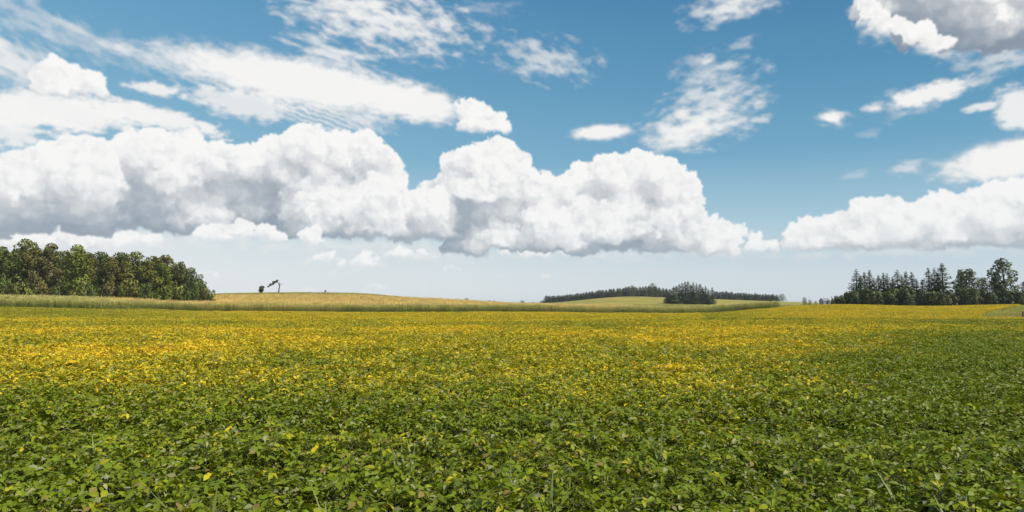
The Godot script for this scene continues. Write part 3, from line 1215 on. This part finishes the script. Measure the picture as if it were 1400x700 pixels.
func build_near_plants() -> void:
	# the plants nearest the camera, each with its own stem and leaves
	var rng := RandomNumberGenerator.new()
	rng.seed = 9
	var leaf_kinds := []          # [ripeness class][variant]
	for c in 4:
		var list := []
		for k in 5:
			var g := Geo.new()
			var own: float = [0.06, 0.22, 0.46, 0.75][c]
			trifoliate(g, Vector3.ZERO, Vector3(1, 0, 0), 0.066, func() -> Color: return soy_colour(own, rng), rng)
			# leaf stalk, from the middle of the leaf back down
			g.limb([Vector3(-0.16, -0.15, 0), Vector3(-0.07, -0.05, 0), Vector3(0.02, 0, 0)], [0.0035, 0.003, 0.0025], 3, Color(0.12, 0.14, 0.035))
			list.append(g.mesh(mats.leaf))
		leaf_kinds.append(list)
	var stems := []
	for k in 4:
		var g := Geo.new()
		var p := Vector3.ZERO
		var pts := [Vector3(0, -0.04, 0)]
		var rad := [0.007]
		for q in 5:
			p += Vector3(rng.randf_range(-0.03, 0.03), 0.13, rng.randf_range(-0.03, 0.03))
			pts.append(p)
			rad.append(0.006 - 0.0008 * q)
		g.limb(pts, rad, 5, Color(0.12, 0.13, 0.035))
		stems.append(g.mesh(mats.leaf))
	var made := 0
	var depth := 2.9
	while made < 300:
		var half := depth * 0.82 + 0.2
		var x := -half + rng.randf() * 0.36
		while x < half and made < 300:
			var at := Vector2(x + rng.randf_range(-0.12, 0.12), depth + rng.randf_range(-0.12, 0.12))
			x += 0.36
			var y := clampf(ripeness(at.x, at.y) + rng.randfn(0.0, 0.05), 0.0, 1.0)
			var o := thing("soybean_plant", ground_at(at.x, at.y), "leafy soybean plant at the near edge of the field", "plant", "soybean plants at the near edge of the field")
			o.rotation.y = rng.randf() * TAU
			o.scale = Vector3.ONE * rng.randf_range(0.92, 1.08)
			part(o, "stem", stems[made % 4])
			for k in 17:
				var c := 0
				var r := y + rng.randfn(0.0, 0.14)
				if r > 0.62:
					c = 3
				elif r > 0.3:
					c = 2
				elif r > 0.1:
					c = 1
				var l := part(o, "leaf", leaf_kinds[c][rng.randi_range(0, 4)])
				var t := pow(rng.randf(), 0.6)
				var a := k * 2.4 + rng.randf_range(-0.4, 0.4)
				var reach := lerpf(0.30, 0.05, t * t) * rng.randf_range(0.5, 1.1)
				l.position = Vector3(cos(a) * reach, lerpf(0.36, 0.69, t) * rng.randf_range(0.94, 1.04), sin(a) * reach)
				l.rotation = Vector3(rng.randf_range(-0.35, 0.35), -a, rng.randf_range(-0.45, 0.25))
				l.scale = Vector3.ONE * rng.randf_range(0.75, 1.2)
			made += 1
		depth += 0.36


func corn_patch(tan_: float, seed_: int) -> ArrayMesh:
	# two metres square of standing corn; tan_ is how far it has dried
	var g := Geo.new()
	var rng := RandomNumberGenerator.new()
	rng.seed = seed_
	for k in 13:
		var at := Vector3(rng.randf_range(-1.0, 1.0), 0, rng.randf_range(-1.0, 1.0))
		var h := rng.randf_range(2.0, 2.35)
		var lean := Vector3(rng.randf_range(-0.08, 0.08), 1, rng.randf_range(-0.08, 0.08))
		g.limb([at, at + lean * h], [0.014, 0.006], 3, Color(0.12, 0.15, 0.04).lerp(Color(0.30, 0.22, 0.09), tan_))
		for q in 9:
			var t := (q + 1.0) / 10.0
			var a := q * PI + rng.randf_range(-0.6, 0.6) + k
			var dry := clampf(tan_ * rng.randf_range(0.5, 1.4) + (t - 0.55) * 0.5, 0.0, 1.0)
			var col := jitter(Color(0.17, 0.25, 0.045).lerp(Color(0.70, 0.50, 0.15), dry), rng, 0.25)
			g.blade(at + lean * h * t * 0.92, Vector3(cos(a), 1.3, sin(a)), rng.randf_range(0.55, 0.8), 0.075, 2.4, col, jitter(col, rng, 0.25))
		for q in (3 if tan_ < 0.3 else 5):
			var a := rng.randf() * TAU
			var col := jitter(Color(0.42, 0.40, 0.14).lerp(Color(0.70, 0.53, 0.20), tan_), rng, 0.2)
			g.blade(at + lean * h * 0.96, Vector3(cos(a) * 0.5, 1.0, sin(a) * 0.5), rng.randf_range(0.25, 0.4), 0.03, 0.6, col, col, 2)
	return g.mesh(mats.crop)


func build_corn() -> void:
	var rng := RandomNumberGenerator.new()
	rng.seed = 55
	var kinds := []
	for c in 3:
		for k in 2:
			kinds.append(corn_patch([0.15, 0.5, 0.9][c], 700 + 10 * c + k))
	var fields := {}
	for block in ["wood", "rise"]:
		var o := Node3D.new()
		o.name = "corn_crop" if block == "wood" else numbered("corn_crop")
		if block == "wood":
			counts["corn_crop"] = 1
		add_child(o)
		if block == "wood":
			tag(o, "tall green corn with pale tassels standing before the dense wood", "crop", "", "stuff")
		else:
			tag(o, "tan ripening corn covering the long rise, green along its lower edge", "crop", "", "stuff")
		fields[block] = o
	var places := {}
	var tints := {}
	var depth := 140.0
	while depth < 308.0:
		var gap := 1.5 if depth < 215.0 else 2.0
		var half := depth * 0.92
		var x := -half
		while x < half:
			var at := Vector2(x + rng.randf_range(-0.4, 0.4), depth + rng.randf_range(-0.4, 0.4))
			x += gap
			if crop_at(at.x, at.y) != "corn":
				continue
			var px := column_of(at.x, at.y)
			var inside := at.y - corn_front(px)
			var ripe := 0.25 + 0.65 * smoothstep(4.0, 26.0, inside) + 0.25 * patches.get_noise_2d(at.x * 0.5, at.y * 0.5)
			if px < 150.0:
				ripe = 0.04 + 0.16 * smoothstep(6.0, 30.0, inside)
			elif px > 800.0:
				ripe -= 0.35 * smoothstep(800.0, 900.0, px)
			ripe = clampf(ripe + rng.randfn(0.0, 0.12), 0.0, 1.0)
			var key := ("wood" if px < 150.0 else "rise") + str(clampi(int(ripe * 3.0), 0, 2) * 2 + rng.randi_range(0, 1))
			if not places.has(key):
				places[key] = []
				tints[key] = []
			var s := rng.randf_range(0.84, 1.12)
			places[key].append(Transform3D(Basis(Vector3.UP, rng.randf() * TAU).scaled(Vector3(1.15, s, 1.15)), ground_at(at.x, at.y)))
			var v := rng.randf_range(0.62, 1.3)
			tints[key].append(Color(v, v, v))
		depth += gap
	for key in places:
		var o := scatter("stalks", kinds[int(key.right(1))], places[key], tints[key])
		o.set_meta("kind", "stuff")
		fields[key.left(4)].add_child(o, true)


func grass_patch(size: float, high: float, count: int, a: Color, b: Color, seed_: int) -> ArrayMesh:
	var g := Geo.new()
	var rng := RandomNumberGenerator.new()
	rng.seed = seed_
	for k in count:
		var at := Vector3(rng.randf_range(-size, size), -0.03, rng.randf_range(-size, size)) * 0.5
		var d := Vector3(rng.randf_range(-0.5, 0.5), 1.0, rng.randf_range(-0.5, 0.5))
		var col := jitter(a.lerp(b, rng.randf()), rng, 0.25)
		g.blade(at, d, high * rng.randf_range(0.5, 1.1), high * 0.05 + 0.004, rng.randf_range(0.2, 1.1), col, col.lerp(b, 0.4))
	return g.mesh(mats.crop)


func build_grass() -> void:
	var rng := RandomNumberGenerator.new()
	rng.seed = 66
	var kinds := [grass_patch(3.0, 0.4, 240, Color(0.20, 0.19, 0.06), Color(0.34, 0.27, 0.10), 1), grass_patch(3.0, 0.5, 420, Color(0.22, 0.29, 0.04), Color(0.40, 0.38, 0.07), 2), grass_patch(3.0, 0.5, 240, Color(0.26, 0.17, 0.10), Color(0.32, 0.22, 0.13), 3)]
	var meadow := Node3D.new()
	meadow.name = "grass"
	add_child(meadow)
	tag(meadow, "dry rough grass on the knoll, along the field edges and the verge", "grass", "", "stuff")
	var places := [[], [], []]
	var tints := [[], [], []]
	var depth := 84.0
	while depth < 470.0:
		var gap := 1.6 if depth < 130.0 else 3.2
		var half := depth * 0.9
		var x := -half
		while x < half:
			var at := Vector2(x + rng.randf_range(-1, 1), depth + rng.randf_range(-1, 1))
			x += gap
			var crop := crop_at(at.x, at.y)
			if crop != "grass" and crop != "verge":
				continue
			var px := column_of(at.x, at.y)
			if crop == "grass" and (px < 150.0 or at.y < 175.0):
				continue
			var k := 0 if rng.randf() < 0.6 else 1
			if crop == "verge":
				k = 2 if px > 1386.0 and at.y < 112.0 else 1
			var b := Basis(Vector3.UP, rng.randf() * TAU).scaled(Vector3(1.2, rng.randf_range(0.8, 1.3), 1.2))
			places[k].append(Transform3D(b, ground_at(at.x, at.y)))
			var v := rng.randf_range(0.8, 1.15)
			tints[k].append(Color(v, v, v))
		depth += gap
	for k in 3:
		var o := scatter("tufts", kinds[k], places[k], tints[k])
		o.set_meta("kind", "stuff")
		meadow.add_child(o, true)


const BARK := Color(0.13, 0.11, 0.085)
const PALE_BARK := Color(0.30, 0.27, 0.22)


func build_wood() -> void:
	var rng := RandomNumberGenerator.new()
	rng.seed = 17
	var olive := Color(0.120, 0.134, 0.026)
	var dark := Color(0.078, 0.104, 0.022)
	var fresh := Color(0.120, 0.155, 0.022)
	var dull := Color(0.128, 0.125, 0.036)
	var kinds := {
		"olive": [broadleaf(17, 9.0, 0.22, olive, 3800, BARK, 1), broadleaf(17, 8.0, 0.25, olive, 3400, BARK, 2)],
		"dark": [broadleaf(17, 9.0, 0.18, dark, 3800, BARK, 3), broadleaf(17, 8.5, 0.2, dark, 3600, BARK, 4)],
		"fresh": [broadleaf(17, 9.5, 0.12, fresh, 4200, BARK, 5), broadleaf(17, 8.5, 0.14, fresh, 4000, BARK, 6)],
		"dull": [broadleaf(17, 8.5, 0.24, dull, 3600, PALE_BARK, 7, 0.3), broadleaf(17, 7.5, 0.28, dull, 3200, PALE_BARK, 8, 0.4)]}
	var says := {
		"olive": "olive green broadleaf tree in the dense wood behind the corn", "dark": "dark green broadleaf tree in the dense wood behind the corn",
		"fresh": "bright green full-crowned broadleaf tree in the dense wood behind the corn", "dull": "thin brownish broadleaf tree with pale trunk in the dense wood"}
	# [column, row of the top, width in pixels, kind, depth]
	var front := [[-92, 332, 46, "dark", 205], [-55, 330, 44, "olive", 206], [-24, 338, 40, "fresh", 204], [3, 336, 46, "dark", 204], [31, 325, 40, "olive", 207, "tallest olive green tree rising above the dense wood"], [47, 336, 32, "dull", 206], [66, 331, 36, "dull", 208], [97, 333, 44, "fresh", 203, "bright green tall tree with the fullest crown, foremost in the wood"], [120, 346, 30, "olive", 206], [138, 343, 36, "dark", 210], [152, 350, 30, "dull", 206], [166, 344, 38, "dark", 211], [184, 343, 40, "olive", 209], [170, 362, 26, "dull", 206], [206, 349, 42, "olive", 208], [226, 347, 34, "dull", 213], [222, 358, 36, "fresh", 208, "bright green lower tree towards the open end of the wood"], [245, 357, 30, "olive", 211], [262, 365, 32, "dark", 211, "dark rounded tree near the open end of the dense wood"], [275, 381, 20, "dark", 212, "small dark tree ending the wood where the corn rise begins"]]
	var back := []
	for k in 26:
		var px := -110.0 + k * 14.0 + rng.randf_range(-5, 5)
		var top := lerpf(334.0, 352.0, clampf(px / 240.0, 0.0, 1.0)) + rng.randf_range(-1.0, 12.0) + maxf(0.0, px - 225.0) * 0.7
		back.append([px, top, rng.randf_range(34, 46), ["olive", "dark", "olive", "dark", "dull"][rng.randi_range(0, 4)], rng.randf_range(218, 250)])
	for t in front + back:
		var at := spot(t[0], t[4])
		var h := tall(t[1], t[4], at.y)
		var k: Dictionary = kinds[t[3]][rng.randi_range(0, 1)]
		var wide: float = t[2] * t[4] / 935.0
		plant_tree("broadleaf_tree", k, at, h, wide, rng.randf() * TAU, t[5] if t.size() > 5 else says[t[3]], "tree", "trees of the dense wood")
	var bushes := [shrub(4, 5, olive, 1300, 11), shrub(4, 5, fresh, 1300, 12), shrub(4, 5, dark, 1300, 13), shrub(4, 5, Color(0.13, 0.12, 0.035), 1100, 14)]
	var hems := [[-40, 392, 26, 2], [-12, 388, 26, 1], [8, 384, 24, 2], [26, 390, 20, 0], [46, 391, 20, 1], [62, 386, 24, 3], [80, 392, 18, 2], [104, 384, 22, 0], [116, 382, 20, 1], [128, 390, 20, 2], [146, 388, 20, 3], [160, 392, 18, 2], [178, 386, 24, 0], [198, 391, 20, 2], [214, 395, 22, 1], [230, 396, 20, 1], [244, 394, 22, 0], [258, 392, 22, 2], [272, 392, 18, 2], [282, 396, 14, 0], [289, 400, 9, 2]]
	var shrub_says := ["olive shrub at the foot of the dense wood", "fresh green shrub at the foot of the dense wood", "dark green shrub at the foot of the dense wood", "yellowish shrub at the foot of the dense wood"]
	for s in hems:
		var d := rng.randf_range(199, 202)
		var at := spot(s[0], d)
		var h := tall(s[1] - 5.0, d, at.y)
		var wide: float = 1.35 * s[2] * d / 935.0
		plant_tree("shrub", bushes[s[3]], at, h, wide, rng.randf() * TAU, shrub_says[s[3]], "shrub", "shrubs along the foot of the wood", "stems")


func build_spruces() -> void:
	var rng := RandomNumberGenerator.new()
	rng.seed = 23
	var needle := Color(0.064, 0.096, 0.030)
	var kinds := [conifer(15, 5.0, needle, BARK, 31, 0.36, 0.06), conifer(15, 5.2, needle, BARK, 32, 0.42, 0.08), conifer(15, 4.6, Color(0.062, 0.086, 0.026), BARK, 33, 0.32, 0.06)]
	# [column, row of the top, width in pixels]
	var list := [[1172, 368, 20, 0], [1183, 372, 18, 1], [1190, 369, 18, 2], [1202, 376, 18, 1], [1209, 373, 18, 2], [1214, 374, 17, 0], [1228, 369, 21, 0], [1240, 371, 16, 1], [1248, 372, 21, 2], [1254, 381, 15, 0], [1271, 366, 20, 2], [1279, 366, 17, 0], [1290, 360, 30, 1], [1178, 377, 17, 1], [1196, 380, 16, 0], [1221, 379, 15, 2], [1234, 376, 16, 2], [1262, 382, 15, 1], [1284, 373, 18, 2]]
	for t in list:
		var d := rng.randf_range(230, 238)
		var at := spot(t[0], d)
		var wide: float = 1.4 * t[2] * d / 935.0
		var label := "dark ragged spruce in the row beyond the yellow rise"
		if t[0] == 1290:
			label = "tallest widest spruce in the row, its sparse branches spreading"
		plant_tree("spruce_tree", kinds[t[3]], at, tall(t[1], d, at.y), wide, rng.randf() * TAU, label, "tree", "spruces beyond the yellow rise")
	var dark := Color(0.060, 0.088, 0.024)
	var leafy := [broadleaf(14, 8.0, 0.12, dark, 3600, BARK, 41), broadleaf(16, 8.5, 0.16, Color(0.078, 0.104, 0.028), 3300, BARK, 42, 0.9), broadleaf(12, 8, 0.1, Color(0.085, 0.100, 0.022), 3400, BARK, 43)]
	for t in [[1314, 368, 22, 0, "dark round-topped tree standing beside the tallest spruce", 14.0], [1325, 367, 32, 0, "broad dark tree with a flat top in the row beyond the yellow rise", 14.0], [1343, 379, 24, 2, "lower olive tree between the broad dark tree and the airy tall tree", 12.0], [1376, 352, 40, 1, "tallest airy tree with open branching crown at the end of the row", 16.0], [1362, 378, 22, 2, "low olive tree under the airy tall tree", 12.0], [1408, 384, 30, 2, "low olive tree beyond the end of the row", 12.0]]:
		var d := rng.randf_range(230, 236)
		var at := spot(t[0], d)
		var wide: float = t[2] * d / 935.0
		plant_tree("broadleaf_tree", leafy[t[3]], at, tall(t[1], d, at.y), wide, rng.randf() * TAU, t[4], "tree")
	var bushes := [shrub(4, 5, Color(0.050, 0.072, 0.022), 2000, 51), shrub(4, 5, Color(0.075, 0.090, 0.024), 1900, 52), shrub(3, 4, Color(0.10, 0.105, 0.03), 1100, 53)]
	var px := 1158.0
	while px < 1412.0:
		var d := rng.randf_range(225, 229)
		var at := spot(px, d)
		var k := 0 if rng.randf() < 0.65 else 1
		var wide := rng.randf_range(22, 28) * d / 935.0
		plant_tree("shrub", bushes[k], at, tall(rng.randf_range(391, 398), d, at.y), wide, rng.randf() * TAU, ["deep green shrub under the spruce row", "dark olive shrub under the spruce row"][k], "shrub", "shrubs under the spruce row", "stems")
		px += rng.randf_range(8, 12)
	for t in [[1144, 403, 12], [1150, 402, 12], [1158, 398, 12], [1164, 397, 13], [1139, 407, 8]]:
		var d := rng.randf_range(226, 230)
		var at := spot(t[0], d)
		var wide: float = t[2] * d / 935.0
		plant_tree("shrub", bushes[2], at, tall(t[1], d, at.y), wide, rng.randf() * TAU, "light olive shrub at the open end of the spruce row", "shrub", "light shrubs at the end of the spruce row", "stems")


func build_far() -> void:
	var rng := RandomNumberGenerator.new()
	rng.seed = 29
	var needle := Color(0.056, 0.086, 0.028)
	var pines := [conifer(15, 4.6, needle, BARK, 61, 0.25, 0.05), conifer(15, 5.0, Color(0.060, 0.080, 0.026), BARK, 62, 0.3, 0.06), conifer(15, 4.4, needle, BARK, 63, 0.2, 0.05)]
	# the clump in front of the far hill
	for t in [[916, 395, 14], [921, 392, 13], [925, 390.5, 11], [929, 388.5, 11], [933, 387, 11], [937, 385, 11], [941, 384.5, 11], [945, 389, 11], [948, 386, 10], [952.5, 387.5, 11], [957.5, 388, 12], [961, 393, 11], [965, 391, 11], [969, 396, 11], [974, 393, 9], [914, 403, 10], [923, 401, 11], [932, 400, 12], [940, 400, 12], [950, 400, 12], [959, 402, 12], [968, 403, 11]]:
		var d := rng.randf_range(488, 512) - (8.0 if t[1] > 398 else 0.0)
		var at := spot(t[0], d)
		var wide: float = t[2] * d / 935.0
		plant_tree("pine_tree", pines[rng.randi_range(0, 2)], at, tall(t[1], d, at.y), wide * 1.5, rng.randf() * TAU, "dark pine in the close clump standing before the far hill", "tree", "pines of the clump before the far hill")
	# the plantation along the top of the far hill
	var px := 747.0
	while px < 1062.0:
		if px < 912.0 or px > 976.0:
			for row in 2:
				var d := rng.randf_range(795, 812) + row * 22.0
				var top := 404.5 - 13.0 * smoothstep(745.0, 880.0, px)
				if px > 900.0:
					top = lerpf(398.0, 403.0, (px - 978.0) / 84.0)
				var at := spot(px + rng.randf_range(-1, 1), d)
				var wide := rng.randf_range(9.0, 15.0) * d / 935.0
				plant_tree("conifer_tree", pines[rng.randi_range(0, 2)], at, maxf(3.0, tall(top + rng.randf_range(-1.0, 1.3), d, at.y)), wide, rng.randf() * TAU, "small dark conifer in the long plantation on the far hill", "tree", "conifers of the far plantation")
		px += rng.randf_range(3.2, 4.6)
	var round_ := [broadleaf(10, 9.0, 0.05, Color(0.045, 0.062, 0.024), 2600, BARK, 71), broadleaf(10, 9.0, 0.05, Color(0.06, 0.078, 0.022), 2600, BARK, 72)]
	for t in [[864, 389.5, 13, 785, 1, "round lighter tree standing before the far plantation"], [892, 386.5, 15, 782, 0, "taller round tree rising above the far plantation"], [1069, 401.5, 13, 800, 0, "single round tree beyond the end of the far plantation"]]:
		var at := spot(t[0], t[3])
		var wide: float = t[2] * t[3] / 935.0
		plant_tree("broadleaf_tree", round_[t[4]], at, tall(t[1], t[3], at.y), wide, rng.randf() * TAU, t[5], "tree")
	for t in [[621, 409.5, 6, 640, 0], [638, 407.5, 9, 650, 0], [647, 410, 5, 660, 1], [669, 410.2, 6, 700, 1], [675, 410.8, 6, 700, 0], [714, 410.5, 8, 690, 0], [729, 413, 4, 690, 1], [741, 410.5, 8, 700, 0], [1100, 406, 8, 440, 0], [1107, 409.5, 6, 440, 1], [1115, 411, 5, 430, 1], [1132, 409.5, 8, 300, 1]]:
		var at := spot(t[0], t[3])
		var wide: float = t[2] * t[3] / 935.0
		plant_tree("hedge_bush", round_[t[4]], at, maxf(1.5, tall(t[1], t[3], at.y)), wide, rng.randf() * TAU, "small round bush on the far skyline between hills and fields", "bush", "bushes on the far skyline")


func build_small() -> void:
	var rng := RandomNumberGenerator.new()
	rng.seed = 37
	# the broken tree on the knoll
	var d := 385.0
	var foot := spot(380.7, d)
	var h := tall(385.0, d, foot.y)
	var tree := thing("broken_tree", foot, "half dead broken tree on the knoll, one drooping leafy limb", "tree")
	var g := Geo.new()
	var s := h / 6.2
	g.limb([Vector3(0, -0.3, 0), Vector3(0.1, 1.8, 0) * s, Vector3(0.45, 4.0, 0) * s, Vector3(0.5, 6.2, 0.1) * s], [0.42 * s, 0.36 * s, 0.26 * s, 0.06 * s], 7, Color(0.15, 0.13, 0.11))
	g.limb([Vector3(0.5, 4.0, 0) * s, Vector3(1.3, 4.9, 0.2) * s, Vector3(2.4, 5.4, 0.1) * s], [0.14 * s, 0.08 * s, 0.03 * s], 5, Color(0.15, 0.13, 0.11))
	part(tree, "trunk", g.mesh(mats.bark))
	g = Geo.new()
	g.limb([Vector3(0.4, 3.9, 0) * s, Vector3(-0.3, 5.4, -0.2) * s, Vector3(-1.5, 6.7, -0.1) * s, Vector3(-3.4, 5.4, 0.2) * s, Vector3(-5.0, 3.4, 0.1) * s], [0.24 * s, 0.20 * s, 0.16 * s, 0.11 * s, 0.04 * s], 5, Color(0.15, 0.13, 0.11))
	var limb := part(tree, "drooping_limb", g.mesh(mats.bark))
	g = Geo.new()
	var lobes := []
	for k in 16:
		var t := k / 15.0
		var p := Vector3(-1.2, 6.5, 0).lerp(Vector3(-5.2, 3.5, 0), t) + Vector3(rng.randf_range(-0.5, 0.5), rng.randf_range(-0.9, 0.5) + 0.9 * sin(t * PI), rng.randf_range(-0.7, 0.7))
		lobes.append([p * s, rng.randf_range(0.38, 0.66) * s])
	crown_tree(g, lobes, 950, 0.42, Color(0.065, 0.090, 0.03), rng)
	part(limb, "foliage", g.mesh(mats.tree))
	# the bush beside it
	d = 388.0
	var at := spot(357.8, d)
	var bush := shrub(5, 3.4, Color(0.060, 0.085, 0.024), 1800, 81)
	plant_tree("upright_bush", bush, at, tall(390.3, d, at.y), 9.0 * d / 935.0, 0.4, "dark upright bush beside the broken tree on the knoll", "bush", "", "stems")
	# a box on a post on the crest
	d = 384.0
	at = spot(444.6, d)
	var stand := thing("feeder_box", at, "small dark box on short legs on the grassy crest", "box")
	g = Geo.new()
	g.box(Vector3(-0.42, 1.0, -0.4), Vector3(0.42, 1.75, 0.4), Color(0.08, 0.075, 0.07))
	part(stand, "box", g.mesh(mats.bark))
	for q in [[-0.34, -0.32], [0.34, -0.32], [-0.34, 0.32], [0.34, 0.32]]:
		g = Geo.new()
		g.box(Vector3(q[0] - 0.05, -0.2, q[1] - 0.05), Vector3(q[0] + 0.05, 1.0, q[1] + 0.05), Color(0.12, 0.10, 0.08))
		part(stand, "leg", g.mesh(mats.bark))
	# the wooden post at the end of the verge
	d = 92.0
	at = spot(1397.5, d)
	var post := thing("wooden_post", at, "short weathered wooden post standing in the brown verge", "post")
	g = Geo.new()
	g.limb([Vector3(0, -0.2, 0), Vector3(0.01, 0.6, 0), Vector3(0.03, 1.08, 0), Vector3(0.03, 1.10, 0)], [0.11, 0.105, 0.095, 0.02], 8, Color(0.12, 0.085, 0.055))
	part(post, "shaft", g.mesh(mats.bark))
	# the grey shed and two posts by the end of the spruce row
	d = 420.0
	at = spot(1127.5, d)
	var shed := thing("farm_shed", at, "small grey-blue gabled shed far off beside the spruce row", "shed")
	shed.rotation.y = 0.35
	h = tall(407.6, d, at.y)
	var eave := h * 0.62
	g = Geo.new()
	g.box(Vector3(-2.6, -0.2, -1.8), Vector3(2.6, eave, 1.8), Color(0.25, 0.27, 0.29))
	var wall := part(shed, "wall", g.mesh(mats.bark))
	g = Geo.new()
	g.box(Vector3(-0.6, 0, 1.802), Vector3(0.6, minf(2.1, eave * 0.85), 1.84), Color(0.10, 0.09, 0.085))
	part(wall, "door", g.mesh(mats.bark))
	g = Geo.new()
	for side in [-1.0, 1.0]:
		var nn := Vector3(0, 2.1, side * (h - eave)).normalized()
		var q := []
		for c in [[-2.9, eave - 0.15, 2.1 * side], [2.9, eave - 0.15, 2.1 * side], [2.9, h, 0.0], [-2.9, h, 0.0]]:
			q.append(g.vert(Vector3(c[0], c[1], c[2]), nn, Color(0.20, 0.225, 0.26)))
		g.tri(q[0], q[1], q[2])
		g.tri(q[0], q[2], q[3])
	for e in [-2.6, 2.6]:
		var nn := Vector3(signf(e), 0, 0)
		g.tri(g.vert(Vector3(e, eave, -1.8), nn, Color(0.25, 0.27, 0.29)), g.vert(Vector3(e, eave, 1.8), nn, Color(0.25, 0.27, 0.29)), g.vert(Vector3(e, h - 0.1, 0), nn, Color(0.25, 0.27, 0.29)))
	part(shed, "roof", g.mesh(mats.bark))
	for px in [1137.2, 1140.8]:
		d = 232.0
		at = spot(px, d)
		post = thing("fence_post", at, "dark fence post at the open end of the spruce row", "post", "fence posts by the spruce row")
		g = Geo.new()
		h = tall(405.2, d, at.y)
		g.limb([Vector3(0, -0.3, 0), Vector3(0.02, h * 0.6, 0), Vector3(0.06, h, 0), Vector3(0.06, h + 0.02, 0)], [0.13, 0.12, 0.10, 0.02], 7, Color(0.09, 0.075, 0.06))
		part(post, "shaft", g.mesh(mats.bark))
	# grass weeds standing up through the beans
	var weeds := []
	for k in 4:
		weeds.append(grass_patch(0.16, 0.62, 16, Color(0.085, 0.14, 0.03), Color(0.16, 0.20, 0.06), 90 + k))
	for t in [[430, 3.9], [445, 4.1], [418, 4.3], [460, 4.4], [30, 3.75], [75, 3.8], [130, 3.75], [180, 3.85], [5, 4.0], [215, 4.0], [300, 4.6], [470, 4.9], [690, 5.2], [760, 4.8], [820, 5.6], [640, 4.2], [1230, 5.2], [1080, 4.4], [150, 6.4], [330, 7.2], [560, 6.1], [905, 6.6], [600, 7.6], [1330, 4.6]]:
		var at2 := spot(t[0], t[1])
		var o := MeshInstance3D.new()
		o.name = numbered("grass_weed")
		o.mesh = weeds[rng.randi_range(0, 3)]
		add_child(o)
		o.position = at2 + Vector3(0, 0.22, 0)
		o.rotation.y = rng.randf() * TAU
		o.scale = Vector3.ONE * rng.randf_range(0.85, 1.2)
		tag(o, "tuft of long grass blades standing up between the soybean plants", "grass tuft", "grass tufts among the soybeans")
